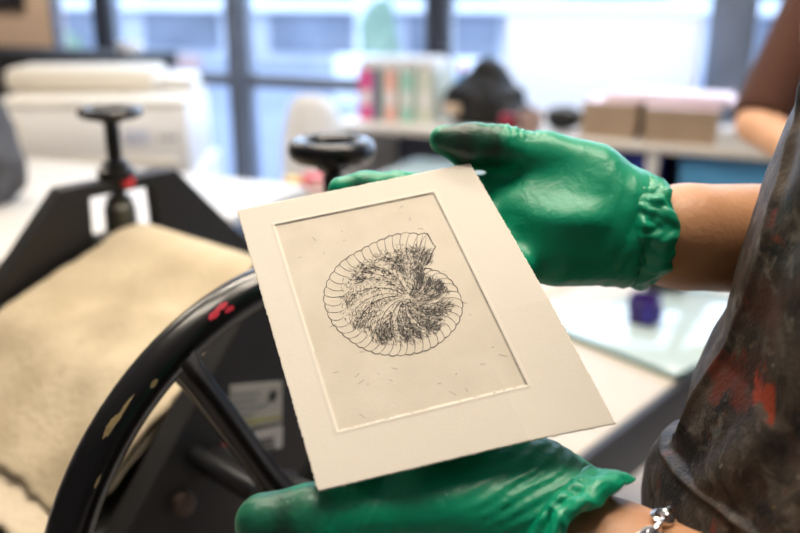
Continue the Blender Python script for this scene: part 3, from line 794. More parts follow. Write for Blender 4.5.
for k in range(NR):                 # scalloped edge and ribs
    s0, s1 = k/NR, (k+1)/NR; seg = []
    for q in range(6):
        t = q/5; p_ = O(s0+(s1-s0)*t); d = p_-cen; d /= np.linalg.norm(d)
        seg.append(tuple(p_+d*5*math.sin(PI*t)**.8 - d*1.5))
    stroke(seg, [.00030+.00012*random.random()]*6)
    if random.random() < .6: stroke([(x+random.uniform(-1.5, 1.5), y+1.5) for x, y in seg], [.00018]*6)
    p_ = O(s0); d = cen-p_; L_ = np.linalg.norm(d); d /= L_; n_ = np.array([-d[1], d[0]])
    ln = min(L_*.38, random.uniform(48, 66)) if s0 > .12 else random.uniform(60, 110)
    bend = random.uniform(6, 13)
    stroke([tuple(p_+d*ln*t+n_*bend*math.sin(PI*t*.9)) for t in np.linspace(0, 1, 6)], .00030)
for off in (0, 1.8):                # aperture
    stroke([(430+off, 50), (440+off, 68), (450, 85+off), (461+off, 100)], [.0004]*4)
    stroke([(461, 100+off), (448+off, 122), (440+off, 145), (430, 166+off)], [.00035]*4)
stroke([(430, 166), (410, 175), (385, 183), (366, 190)], [.0003]*4)
for x0, y0, x1, y1 in ((415, 52, 385, 130), (395, 55, 378, 140), (428, 60, 400, 150)):
    stroke([(x0, y0), ((x0+x1)/2+6, (y0+y1)/2), (x1, y1)], .0003)
# hatched body: strokes follow the curved ribs, with density broken into patches
def rad_at(th):
    best = None
    d = np.array([math.cos(th), math.sin(th)])
    v = ol-cen; an = np.arctan2(v[:, 1], v[:, 0]); r = np.linalg.norm(v, axis=1)
    o_ = np.argsort(an); return np.interp(th, an[o_], r[o_], period=2*PI)
tab = [rad_at(-PI+2*PI*k/360) for k in range(361)]
def RAD(th):
    th = (th+PI) % (2*PI); return tab[int(th/(2*PI)*360)]
pt_noise = lambda x, y, sc, sd: float(vnoise(np.array([[x, y, 0.]]), sc, sd)[0])
cnt = 0; tries = 0
while cnt < 5600 and tries < 40000:
    tries += 1
    th = random.uniform(-PI, PI); f_ = math.sqrt(random.uniform(.004, .72)); r_ = RAD(th)*f_
    sw_ = th + 1.0*f_                # ribs sweep round as they go out
    rib = .5+.5*math.sin(sw_*14 + 1.8*math.sin(sw_*3))
    x = cen[0]+r_*math.cos(th); y = cen[1]+r_*math.sin(th)
    nz = pt_noise(x, y, .055, 5)
    dens = .21 + .50*rib**1.6 + .20*nz
    if f_ > .68: dens *= max(0, (.85-f_)/.17)
    if f_ < .22: dens *= .8
    for (bx_, by_, br, am) in ((262, 428, 26, .9), (285, 400, 24, .6), (205, 180, 24, .6), (172, 210, 20, .6), (435, 375, 36, .35), (355, 425, 24, .45), (480, 240, 30, .40), (390, 205, 26, .35), (145, 300, 26, .25), (165, 375, 22, .5), (205, 350, 22, .4), (330, 180, 34, .25), (270, 250, 40, -.12), (300, 330, 30, -.12)):
        dens += am*math.exp(-((x-bx_)**2+(y-by_)**2)/br**2)
    if random.random() > dens: continue
    a = th - math.atan(f_) + random.gauss(0, .30) if random.random() < .70 else th+PI/2+random.gauss(0, .5)
    ln = random.uniform(5, 15)*(.6+.6*f_); cu = random.uniform(-2.5, 2.5)
    dx, dy = math.cos(a), math.sin(a)
    stroke([(x-dx*ln/2, y-dy*ln/2), (x-dy*cu, y+dx*cu), (x+dx*ln/2, y+dy*ln/2)], random.uniform(.00013, .00030)); cnt += 1
# aperture shading
for k in range(560):
    t, s = random.random(), random.random()
    x = 270+180*t; y = 190-20*t*0 - (95*s)*(1-.15*t) + 0*t
    if y < 95+ (1-t)*18 or (x > 425 and y > 165) : continue
    if random.random() > .35+.65*pt_noise(x, y, .05, 9)+.5*(x > 400)*(y > 105): continue
    a = random.gauss(-.75 if x > 370 else -1.0, .25); ln = random.uniform(10, 26); dx, dy = math.cos(a), math.sin(a)
    stroke([(x-dx*ln/2, y-dy*ln/2), (x, y+random.uniform(-1, 1)), (x+dx*ln/2, y+dy*ln/2)], random.uniform(.00016, .00034))
for k in range(26):                 # curved rib lines
    th = -PI+2*PI*k/26+random.uniform(-.06, .06); pts = []
    for q in range(8):
        f_ = .10+.58*q/7; tt = th-1.0*f_; r_ = RAD(tt)*f_; pts.append((cen[0]+r_*math.cos(tt), cen[1]+r_*math.sin(tt)))
    if -2.1 < (th-.5) < -1.0: continue
    stroke(pts, [.00022+.00016*random.random()]*8)
for k in range(14):                 # knots near the middle
    a = random.uniform(0, 2*PI); r_ = random.uniform(6, 70); c0 = cen+np.array([math.cos(a)*r_, math.sin(a)*r_*.8]); q = random.uniform(6, 11)
    stroke([(c0[0]+q*math.cos(t), c0[1]+q*.8*math.sin(t)) for t in np.linspace(0, 5.6, 9)], [.00026]*9)
# stray scratches on the plate
for k in range(60):
    u = random.uniform(0, 1); v = random.uniform(0, 1)
    a_ = [PLATE[0][i]*(1-u)*(1-v)+PLATE[1][i]*u*(1-v)+PLATE[2][i]*u*v+PLATE[3][i]*(1-u)*v for i in (0, 1)]
    if plate_sd(*a_) < .004: continue
    a = random.uniform(0, PI); ln = random.uniform(.001, .004); du, dv = math.cos(a)*ln/lu, math.sin(a)*ln/lv
    P3 = [prt(a_[0], a_[1], .00012), prt(a_[0]+du*.5+.001, a_[1]+dv*.5, .00012), prt(a_[0]+du, a_[1]+dv, .00012)]
    w_ = .00018; t = (P3[2]-P3[0]).normalized(); s = pn.cross(t)*w_/2
    ink.add([p_-s for p_ in P3]+[p_+s for p_ in P3], [[0, 1, 4, 3], [1, 2, 5, 4]])
# dark plate mark edges: shade of the recess drawn in as thin ink-coloured strips
for i in (0, 1, 2):
    a, b = PLATE[i], PLATE[(i+1) % 4]; P3 = []
    for k in range(121):
        t = k/120; P3.append((a[0]+(b[0]-a[0])*t, a[1]+(b[1]-a[1])*t))
    for k in range(120):
        if i == 2 and random.random() < .65: continue
        w_ = random.uniform(.00012, .0004)*(1 if i < 2 else .6)
        p0, p1 = prt(*P3[k], .00013), prt(*P3[k+1], .00013); s = pn.cross((p1-p0).normalized())*w_/2
        ink.add([p0-s, p1-s, p1+s, p0+s], [[0, 1, 2, 3]])
M['ink'] = mat('etching_ink', (.040, .033, .027), .7, var=.3, scale=400)
io = ink.build('etched_drawing', M['ink'], root, prc, False)
io['label'] = 'black etched drawing of a ribbed spiral shell'

# ================================================================== PERSON HOLDING THE PRINT
def pdepth(px, py): r = ray(px, py); return (C4[0]-CAM).dot(pn)/r.dot(pn)
def A(v): return np.array(v)
# --- apron / torso sections, in the camera heading frame
CYT, RX, RY = .385, .118, .158
sil = np.array([(-60, 822), (20, 812), (95, 800), (180, 766), (250, 743), (330, 720), (380, 692), (430, 681), (480, 668), (510, 661), (560, 656), (700, 650)], float)
def tangent_px(cx, z):
    best = None
    for th in np.linspace(-1.4, 1.4, 61):
        x = cx-RX*math.cos(th); y = CYT-RY*math.sin(th)
        q = project(CW(x, y, z))
        if best is None or q[0] < best[0]: best = q
    return best
ZS = np.linspace(.98, 1.44, 24); CX = []
for z in ZS:
    lo, hi = .1, .6
    for _ in range(26):
        m_ = (lo+hi)/2; q = tangent_px(m_, z)
        if q[0] < np.interp(q[1], sil[:, 0], sil[:, 1]): lo = m_
        else: hi = m_
    CX.append(m_)
CX = np.array(CX)
def cxz(z): return np.interp(z, ZS, CX)
cxm = float(cxz(1.2))
feet = CW(cxm+.03, CYT, 0)
body_off = feet
to_c = np.array([[cY, sY], [-sY, cY]])
def Cf(P): q = P[:, :2]@to_c.T; return q[:, 0], q[:, 1], P[:, 2]
wrR = PX(655, 236, .530); elR = CW(.43, .62, 1.235); shR = CW(float(cxz(1.4))+.02, .585, 1.40)
wrL = PX(597, 553, .402); elL = PX(1100, 850, .30); shL = CW(float(cxz(1.4))+.02, .20, 1.40)
hipc = CW(cxm+.03, CYT, .95)
def torso_sd(P, grow=0.0):
    x, y, z = Cf(P); cx = cxz(z)
    k = np.sqrt(((x-cx)/(RX-.018+grow))**2+((y-CYT)/(RY-.018+grow))**2)
    d = (k-1)*(RX-.018)
    return np.maximum(d, np.maximum(z-1.40, .90-z))
head = CW(float(cxz(1.42))-.01, CYT, 1.615)
def person_fn(P):
    d = torso_sd(P)
    d = smin(d, cone(P, A(shL), A(shR), .058, .058), .05)
    d = smin(d, cone(P, A(CW(float(cxz(1.42)), CYT, 1.38)), A(head-Vector((0, 0, .06))), .055, .05), .03)
    d = smin(d, ell(P, A(head), (.082, .078, .112)), .02)
    nose = head + CW(-.088, 0, -.012); d = smin(d, cone(P, A(nose+Vector((0, 0, .03))), A(nose), .008, .013), .012)
    ch_ = head + CW(-.045, 0, -.085); d = smin(d, ell(P, A(ch_), (.04, .038, .03)), .02)
    for s in (-1, 1): d = smin(d, ell(P, A(head+CW(.01, s*.082, -.01)), (.02, .012, .03)), .006)
    for s in (-1, 1):
        h_ = CW(cxm+.03, CYT+s*.085, .92); k_ = CW(cxm+.01, CYT+s*.09, .49); f_ = CW(cxm+.03, CYT+s*.095, .08)
        d = smin(d, cone(P, A(h_), A(k_), .085, .058), .04); d = smin(d, cone(P, A(k_), A(f_), .055, .036), .02)
        d = smin(d, cone(P, A(f_-Vector((0, 0, .035))), A(f_+CW(-.13, 0, -.045)), .036, .028), .02)
    for sh, el, wr in ((shR, elR, wrR), (shL, elL, wrL)):
        mid = el + (wr-el)*.35
        d = smin(d, cone(P, A(sh), A(el), .050, .040), .02)
        w1 = wr + (el-wr).normalized()*(.022 if sh is shR else .012)
        d = smin(d, smin(cone(P, A(el), A(mid), .044, .043), cone(P, A(mid), A(w1), .043, .0335 if sh is shR else .029), .02), .015)
        d = smin(d, cone(P, A(w1), A(wr+(wr-el).normalized()*.016), .0325 if sh is shR else .0285, .024), .008)
    hR = wrR + (PX(560, 215, .53)-wrR); d = smin(d, cone(P, A(wrR), A(hR), .024, .012), .01)
    hL = PX(500, 515, .418); d = smin(d, cone(P, A(wrL), A(hL), .022, .012), .01)
    return d
allp = np.array([list(p_) for p_ in (wrR, elR, shR, wrL, elL, shL, hipc, head, PX(560, 215, .53), PX(500, 515, .418))])
lo = allp.min(0)-.16; hi = allp.max(0)+.16; lo[2] = .0; hi[2] = 1.76
person = sdf_obj('person', person_fn, lo, hi, .0065, M['skin'], None, body_off, relax=2)
person.location = body_off
tag(person, 'person in paint stained apron and green gloves holding up the print', 'person')
# hair, shirt, trousers, shoes
def hair_fn(P):
    d = np.minimum(ell(P, A(head+CW(.015, 0, .02)), (.098, .094, .118)), ell(P, A(head+CW(.085, 0, .03)), (.05, .05, .05)))
    x, y, z = Cf(P); hx = head.x*cY+head.y*sY
    return np.maximum(d+.003*vnoise(P, 90, 2), (hx-.055)-x - (z-head.z-.05)*.7)
sdf_obj('hair', hair_fn, A(head)-.2, A(head)+.2, .006, M['hair'], person, body_off)
def shirt_fn(P):
    d = torso_sd(P, .006); d = np.maximum(d, .96-P[:, 2])
    d = smin(d, cone(P, A(shL), A(shR), .064, .064), .05)
    for sh, el in ((shR, elR), (shL, elL)): d = smin(d, cone(P, A(sh), A(sh+(el-sh)*.55), .059, .055), .02)
    return d
sdf_obj('shirt', shirt_fn, lo, hi*np.array([1, 1, 0])+np.array([0, 0, 1.5]), .008, M['greyshirt'], person, body_off)
def trouser_fn(P):
    d = np.full(len(P), 9.)
    for s in (-1, 1):
        h_ = CW(cxm+.03, CYT+s*.082, .93); k_ = CW(cxm+.01, CYT+s*.09, .49); f_ = CW(cxm+.03, CYT+s*.095, .10)
        d = smin(d, cone(P, A(h_), A(k_), .096, .070), .04); d = smin(d, cone(P, A(k_), A(f_), .068, .055), .02)
    return np.maximum(d, np.maximum(.09-P[:, 2], P[:, 2]-1.02))
sdf_obj('trousers', trouser_fn, (lo[0], lo[1], .05), (hi[0], hi[1], 1.06), .010, M['navy'], person, body_off)
for s in (-1, 1):
    f_ = CW(cxm+.03, CYT+s*.095, .08)
    fn = lambda P: np.maximum(smin(cone(P, A(f_-Vector((0, 0, .035))), A(f_+CW(-.14, 0, -.042)), .045, .037), cone(P, A(f_), A(f_+CW(.03, 0, -.05)), .046, .03), .02), .001-P[:, 2])
    sdf_obj('shoe', fn, A(f_)-.22, A(f_)*[1, 1, 0]+[.22, .22, .15], .006, M['blackmat'], person, body_off)

# --- apron: one stiff canvas wrap, with side panel, bib edge and pocket overlap
L2 = np.array([(806, 60), (795, 120), (780, 177), (763, 244), (742, 300), (722, 350), (702, 388), (684, 432)], float)
L3 = np.array([(676, 396), (682, 420), (689, 451), (704, 474), (724, 492), (748, 511), (775, 528), (830, 556)], float)
def poly_sd(px, py, L):           # signed distance in photo points, + on the right of the line going down
    best = 1e9; sg = 1
    for i in range(len(L)-1):
        a, b = L[i], L[i+1]; ab = b-a; t = min(1, max(0, ((px-a[0])*ab[0]+(py-a[1])*ab[1])/(ab@ab)))
        q = a+ab*t; d = math.hypot(px-q[0], py-q[1])
        if d < best: best = d; cr = ab[0]*(py-a[1])-ab[1]*(px-a[0]); sg = -1 if cr > 0 else 1
    return best*sg
sst = lambda a, b, x: (lambda t: t*t*(3-2*t))(min(1, max(0, (x-a)/(b-a))))
nth, nz_ = 300, 330; vs = []; fs = []
zz = np.linspace(.62, 1.43, nz_)
zz = np.r_[np.linspace(.62, 1.10, 50), np.linspace(1.102, 1.43, nz_-50)]
ths = np.r_[np.linspace(-1.9, -.75, 30), np.linspace(-.74, 1.35, nth-50), np.linspace(1.37, 2.3, 20)]
gn = rng.random((40, 40))
for j, z in enumerate(zz):
    zc = max(z, 1.0); cx = float(np.interp(zc, ZS, CX))
    for i, th in enumerate(ths):
        x = cx-RX*math.cos(th); y = CYT-RY*math.sin(th); nx_, ny_ = -math.cos(th)/RX, -math.sin(th)/RY; nl = math.hypot(nx_, ny_); nx_ /= nl; ny_ /= nl
        w0 = CW(x, y, z); off = 0.0
        if -.7 < th < 1.6 and z > 1.08:
            qx, qy, qd = project(w0)
            if qd > .05 and 560 < qx < 1000:
                d2 = poly_sd(qx-8-11*sst(430, 330, qy), qy, L2); d3 = -poly_sd(qx, qy, L3)     # d3 + on the lower left
                hide = sst(640, 660, qy)
                b = sst(-1.5, 1.5, d2) if d3 < 4 else 0
                off += .0095*b + .0030*math.exp(-((d2-4)/3.0)**2)*(d3 < 6)*sst(445, 425, qy)
                c = sst(-1.5, 2.0, d3)*sst(392, 455, qy)
                off = off*(1-c) + c*(.0110 + .0030*math.exp(-((d3-4)/3.0)**2))
                gap = math.exp(-((d2+7)/6.0)**2)*sst(376, 398, qy)*sst(442, 425, qy)*(1-c)
                off -= .010*gap
                off += .0022*math.sin((qx*.75+qy*.42)/13.0+1.3*math.sin(qy/37))*sst(0, 30, d2)*(1-c) + .0018*math.sin((qx*.6-qy*.35)/9.0)*c
        cc = np.array([[w0.x, w0.y, z]])
        off += .0022*float(vnoise(cc, 26, 3)[0])+.0009*float(vnoise(cc, 80, 4)[0])
        flare = max(0, 1.0-z)*.18
        vs.append(CW(x+nx_*(off+flare), y+ny_*(off+flare), z))
n2 = len(ths)
fs = [[j*n2+i, j*n2+i+1, (j+1)*n2+i+1, (j+1)*n2+i] for j in range(len(zz)-1) for i in range(n2-1)]
def apron_mat():
    m = mat('painted_apron_canvas', (.10, .088, .078), .55, bump=.3, bscale=500, spec=.4)
    nt = m.node_tree; b = nt.nodes['Principled BSDF']; tc = nt.nodes['Texture Coordinate']
    def noise(sc, det, seed):
        mp = nt.nodes.new('ShaderNodeMapping'); mp.inputs['Location'].default_value = (seed*3.1, seed*1.7, seed*.9)
        n = nt.nodes.new('ShaderNodeTexNoise'); n.inputs['Scale'].default_value = sc; n.inputs['Detail'].default_value = det; n.inputs['Roughness'].default_value = .62
        n.inputs['Distortion'].default_value = .6
        nt.links.new(tc.outputs['Object'], mp.inputs['Vector']); nt.links.new(mp.outputs[0], n.inputs['Vector']); return n.outputs['Fac']
    def ramp(fac, p0, p1):
        r = nt.nodes.new('ShaderNodeMapRange'); r.inputs['From Min'].default_value = p0; r.inputs['From Max'].default_value = p1
        nt.links.new(fac, r.inputs['Value']); return r.outputs[0]
    def mix(fac, a, c, sf=1.0):
        x = nt.nodes.new('ShaderNodeMix'); x.data_type = 'RGBA'
        if sf != 1.0:
            mm = nt.nodes.new('ShaderNodeMath'); mm.operation = 'MULTIPLY'; mm.inputs[1].default_value = sf; nt.links.new(fac, mm.inputs[0]); fac = mm.outputs[0]
        nt.links.new(fac, x.inputs['Factor'])
        if isinstance(a, tuple): x.inputs['A'].default_value = (*a, 1)
        else: nt.links.new(a, x.inputs['A'])
        if isinstance(c, tuple): x.inputs['B'].default_value = (*c, 1)
        else: nt.links.new(c, x.inputs['B'])
        return x.outputs['Result']
    def spot(c, r):
        v = nt.nodes.new('ShaderNodeVectorMath'); v.operation = 'DISTANCE'; v.inputs[1].default_value = tuple(Vector(c)-body_off)
        nt.links.new(tc.outputs['Object'], v.inputs[0])
        n = noise(70, 4, r*100); a = nt.nodes.new('ShaderNodeMath'); a.operation = 'MULTIPLY_ADD'; a.inputs[1].default_value = r*2.2; nt.links.new(n, a.inputs[0]); nt.links.new(v.outputs['Value'], a.inputs[2])
        q = nt.nodes.new('ShaderNodeMapRange'); q.inputs['From Min'].default_value = r*2.0; q.inputs['From Max'].default_value = r*1.75
        nt.links.new(a.outputs[0], q.inputs['Value']); return q.outputs[0]
    c = mix(ramp(noise(34, 8, 1), .40, .64), (.005, .004, .0035), (.078, .056, .042))
    c = mix(ramp(noise(95, 8, 2), .52, .64), c, (.22, .18, .14), .4)
    c = mix(ramp(noise(14, 5, 3), .58, .70), c, (.055, .018, .010), .8)
    c = mix(ramp(noise(34, 4, 4), .63, .70), c, (.20, .035, .018), .75)
    c = mix(ramp(noise(48, 4, 5), .68, .73), c, (.05, .09, .085), .7)
    c = mix(ramp(noise(90, 3, 6), .70, .74), c, (.40, .36, .30), .7)
    c = mix(ramp(noise(40, 3, 8), .70, .74), c, (.20, .13, .03), .7)
    for (p_, r_, col) in SPOTS: c = mix(spot(p_, r_), c, col, .9)
    nt.links.new(c, b.inputs['Base Color']); return m
def on_apron(px, py):
    best = None
    for z in np.linspace(1.1, 1.4, 150):
        cx = float(cxz(z))
        for th in np.linspace(-.2, 1.3, 60):
            q = project(CW(cx-RX*math.cos(th), CYT-RY*math.sin(th), z)); e = (q[0]-px)**2+(q[1]-py)**2
            if best is None or e < best[0]: best = (e, CW(cx-RX*math.cos(th), CYT-RY*math.sin(th), z))
    return best[1]
SPOTS = [(on_apron(782, 400), .017, (.33, .040, .012)), (on_apron(793, 418), .012, (.33, .040, .012)), (on_apron(740, 368), .022, (.12, .024, .012)), (on_apron(752, 395), .016, (.10, .02, .012)), (on_apron(790, 232), .012, (.16, .03, .03)), (on_apron(710, 400), .005, (.16, .16, .14))]
ap = MB().add(vs, fs).build('apron', apron_mat(), person, body_off, True, 0, 180)
md = ap.modifiers.new('thickness', 'SOLIDIFY'); md.thickness = .0025; md.offset = -1
# apron straps over the shoulders
for s in (-1, 1):
    pts = [CW(float(cxz(1.42))-RX*math.cos(.55*s), CYT-RY*math.sin(.55*s)*1.0, 1.425), CW(float(cxz(1.42))-.05, CYT-s*.085, 1.465), CW(float(cxz(1.42))+.03, CYT-s*.08, 1.475), CW(float(cxz(1.42))+.11, CYT-s*.07, 1.42)]
    MB().tube(pts, .009, 8).build('apron_strap', M['fabric'], ap, body_off)

# --- gloves
def glove_mat():
    m = mat('green_nitrile', (.0, .32, .165), .36, spec=.5)
    nt = m.node_tree; b = nt.nodes['Principled BSDF']; tc = nt.nodes['Texture Coordinate']
    n = nt.nodes.new('ShaderNodeTexNoise'); n.inputs['Scale'].default_value = 60; n.inputs['Detail'].default_value = 5; n.inputs['Distortion'].default_value = .8
    nt.links.new(tc.outputs['Object'], n.inputs['Vector'])
    n2 = nt.nodes.new('ShaderNodeTexNoise'); n2.inputs['Scale'].default_value = 240; n2.inputs['Detail'].default_value = 3
    nt.links.new(tc.outputs['Object'], n2.inputs['Vector'])
    ad = nt.nodes.new('ShaderNodeMath'); ad.operation = 'MULTIPLY_ADD'; ad.inputs[1].default_value = .18
    nt.links.new(n2.outputs['Fac'], ad.inputs[0]); nt.links.new(n.outputs['Fac'], ad.inputs[2])
    bp = nt.nodes.new('ShaderNodeBump'); bp.inputs['Strength'].default_value = .38; bp.inputs['Distance'].default_value = .003
    nt.links.new(ad.outputs[0], bp.inputs['Height']); nt.links.new(bp.outputs['Normal'], b.inputs['Normal'])
    prev = None
    cur = (.0, .32, .165)
    col = nt.nodes.new('ShaderNodeRGB'); col.outputs[0].default_value = (*cur, 1); c = col.outputs[0]
    for (p_, r_, amt) in DARK_PATCHES:
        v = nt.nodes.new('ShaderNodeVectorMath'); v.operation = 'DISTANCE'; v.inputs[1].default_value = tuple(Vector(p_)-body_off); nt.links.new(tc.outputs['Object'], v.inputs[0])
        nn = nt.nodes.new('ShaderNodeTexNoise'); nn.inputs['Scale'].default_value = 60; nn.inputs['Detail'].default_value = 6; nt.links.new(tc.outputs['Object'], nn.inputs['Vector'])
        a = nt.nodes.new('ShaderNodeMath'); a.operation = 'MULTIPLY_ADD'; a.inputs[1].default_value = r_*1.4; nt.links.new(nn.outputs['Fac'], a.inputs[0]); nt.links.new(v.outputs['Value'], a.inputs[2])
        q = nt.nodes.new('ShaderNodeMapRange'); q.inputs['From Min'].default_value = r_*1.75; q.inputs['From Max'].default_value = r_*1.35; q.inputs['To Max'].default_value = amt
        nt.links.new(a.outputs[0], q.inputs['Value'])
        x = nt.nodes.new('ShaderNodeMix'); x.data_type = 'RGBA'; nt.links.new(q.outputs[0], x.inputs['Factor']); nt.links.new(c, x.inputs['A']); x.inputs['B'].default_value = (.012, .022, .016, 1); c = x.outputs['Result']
    nt.links.new(c, b.inputs['Base Color']); return m
DARK_PATCHES = [(PX(478, 147, .510), .020, .80), (PX(452, 143, .511), .016, .80), (PX(500, 158, .510), .012, .6), (PX(262, 512, .386), .020, .65), (PX(300, 506, .386), .018, .5), (PX(355, 183, .505), .014, .85)]  # near-black patches at set points on the thumbs and index fingertip
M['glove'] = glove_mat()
CamD = ray(400, 266).normalized()
def chain(P, d, pts, k=.006):
    for i in range(len(pts)-1): d = smin(d, cone(P, A(pts[i][0]), A(pts[i+1][0]), pts[i][1], pts[i+1][1]), k)
    return d
def und(px, py, r): return PX(px, py, pdepth(px, py)+(r+.0035)/abs(ray(px, py).normalized().dot(pn))*1.0)
# upper (right) hand, palm up
idx_f = [(PX(500, 196, .535), .0125), (PX(448, 189, .535), .0105), (und(398, 188, .0095), .0098), (und(366, 187, .009), .0092), (und(341, 190, .0085), .0082)]
mid_f = [(PX(505, 218, .53), .0125), (und(440, 226, .010), .0105), (und(385, 229, .0095), .0098), (und(345, 231, .009), .009), (und(318, 233, .0085), .008)]
rng_f = [(PX(515, 240, .522), .0120), (und(455, 262, .010), .0102), (und(405, 272, .0095), .0095), (und(365, 276, .009), .0088), (und(340, 278, .008), .0078)]
pky_f = [(PX(530, 257, .512), .0110), (und(480, 294, .0085), .009), (und(440, 306, .008), .0082), (und(412, 310, .0075), .0075), (und(392, 312, .007), .0068)]
th_f = [(PX(590, 178, .528), .022), (PX(545, 160, .526), .0155), (PX(503, 148, .524), .0122), (PX(470, 145, .523), .0118), (PX(444, 140, .522), .0092)]
WR_ = PX(645, 232, .530)
up_axis = (th_f[0][0]-WR_).normalized()
def right_glove(P):
    d = np.full(len(P), 9.)
    for tgt, y0 in ((idx_f, 208), (mid_f, 226), (rng_f, 244), (pky_f, 252)):
        d = smin(d, cone(P, A(PX(630, y0, .533)), A(tgt[0][0]), .0195, tgt[0][1]+.0015), .012)
        d = chain(P, d, tgt, .005)
    d = smin(d, cone(P, A(PX(630, 205, .530)), A(PX(572, 172, .526)), .021, .0165), .016)
    d = chain(P, d, th_f, .010)
    d = smin(d, cone(P, A(PX(620, 249, .520)), A(PX(560, 256, .512)), .0185, .0165), .014)
    d = smin(d, cone(P, A(PX(672, 236, .533)), A(PX(630, 232, .531)), .0285, .029), .012)
    d = smin(d, ell(P, A(PX(565, 212, .5185)), (.030, .030, .030*.45), None), .02)
    d = smin(d, cone(P, A(PX(600, 205, .524)), A(PX(530, 215, .5235)), .0165, .015), .018)
    # wrinkles: ridges across the top of the thumb and towards the cuff
    Q = P-A(th_f[1][0]); ax_ = A((th_f[4][0]-th_f[1][0]).normalized()); s = Q@ax_
    upv = A(ray(500, 100)-ray(500, 200)); upv = upv/np.linalg.norm(upv); h_ = (P-A(th_f[2][0]))@upv
    m1 = np.exp(-((s-.022)/.020)**2)*np.clip((h_+.002)/.008, 0, 1)
    d = d + .0012*m1*np.sin(s*1300+2.0*vnoise(P, 120, 3))
    Q2 = P-A(WR_); s2 = Q2@A((PX(540, 200, .53)-WR_).normalized())
    m2 = np.exp(-((s2-.008)/.022)**2)
    d = d + .0011*m2*vnoise(np.stack([s2*260, (Q2@upv)*60+s2*60, np.zeros(len(P))], 1), 1.0, 7)
    d = d + .0005*vnoise(P, 55, 11)
    # crease where the thumb meets the palm
    cr = np.linalg.norm(P-A(PX(505, 170, .510)), axis=1); d = d + .0022*np.exp(-(cr/.010)**2)
    return np.maximum(d, -(cone(P, A(PX(662, 236, .534)), A(PX(706, 237, .545)), .04, .04)))
def bbox(ps, pad): a = np.array([list(p_) for p_ in ps]); return a.min(0)-pad, a.max(0)+pad
lo_, hi_ = bbox([q[0] for q in idx_f+mid_f+rng_f+pky_f+th_f]+[PX(680, 236, .535)], .045)
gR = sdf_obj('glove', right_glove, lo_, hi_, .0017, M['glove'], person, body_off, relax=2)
gR['label'] = 'green glove on the upper hand, thumb spread above the print'
def cuff(parent, c0, c1, rad_a, rad_b, upd, flare, crump, seed, tail=None):
    # rolled, crumpled sleeve end round the wrist from c0 (hand side) to c1 (arm side)
    ax_ = (c1-c0); L_ = ax_.length; ax_.normalize(); e1 = (upd-ax_*upd.dot(ax_)).normalized(); e2 = ax_.cross(e1)
    na, ns = 150, 36; vs = []; fs = []
    for j in range(ns):
        t = j/(ns-1)
        for i in range(na):
            a = 2*PI*i/na
            p_ = np.array([[math.cos(a)*3.0, math.sin(a)*3.0, t*1.7+.35*math.sin(a*3)]])
            nz = .9*float(vnoise(p_, 1.7, seed)[0]) + .6*float(vnoise(p_, 3.6, seed+1)[0]) + .16*float(vnoise(p_, 8.0, seed+2)[0])
            env = sst(0, .25, t)
            roll = .0030*math.sin(PI*min(1, max(0, (t-.45)/.55)))
            k = (1+flare*t)*(.86+.14*sst(0, .22, t))
            jag = (.004*float(vnoise(np.array([[math.cos(a)*4, math.sin(a)*4, 9.]]), 1.0, seed+5)[0]))*t
            tl = 0
            if tail is not None:
                dl = math.atan2(math.sin(a-tail[0]), math.cos(a-tail[0])); tl = tail[1]*math.exp(-(dl/tail[2])**2)*t**1.5
            vs.append(c0 + ax_*(L_*t+jag+tl*.9) + (e1*math.cos(a)*rad_a + e2*math.sin(a)*rad_b)*k + (e1*math.cos(a)+e2*math.sin(a))*(crump*nz*env+roll+tl*.75))
    fs = [[j*na+i, j*na+(i+1) % na, (j+1)*na+(i+1) % na, (j+1)*na+i] for j in range(ns-1) for i in range(na)]
    o = MB().add(vs, fs).build('cuff', M['glove'], parent, body_off, True, 0, 180)
    md = o.modifiers.new('thickness', 'SOLIDIFY'); md.thickness = .0011; md.offset = 0
    return o
upR = (ray(650, 100)-ray(650, 300))
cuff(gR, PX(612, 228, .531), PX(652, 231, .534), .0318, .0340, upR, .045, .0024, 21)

# lower (left) hand, seen from its thumb side
tmb = [(PX(545, 515, .412), .0235), (PX(455, 509, .408), .0185), (PX(370, 515, .402), .0150), (PX(318, 519, .400), .0148), (PX(264, 523, .400), .0138)]
def undl(px, py, r): return und(px, py, r)
fi = [(PX(440, 478, .425), .0125), (und(395, 462, .0105), .0108), (und(362, 450, .010), .0100), (und(346, 440, .0095), .0094), (und(332, 430, .009), .0082)]
fm = [(PX(450, 462, .432), .0125), (und(400, 432, .0105), .0108), (und(355, 412, .010), .0100), (und(332, 400, .0095), .0094), (und(315, 388, .009), .0082)]
fr_ = [(PX(465, 450, .437), .0120), (und(425, 408, .010), .0104), (und(388, 385, .0095), .0097), (und(366, 370, .009), .0090), (und(352, 358, .0085), .0080)]
fp = [(PX(485, 442, .440), .0110), (und(460, 398, .0085), .0092), (und(432, 374, .008), .0085), (und(415, 360, .0078), .0078), (und(404, 350, .0075), .0070)]
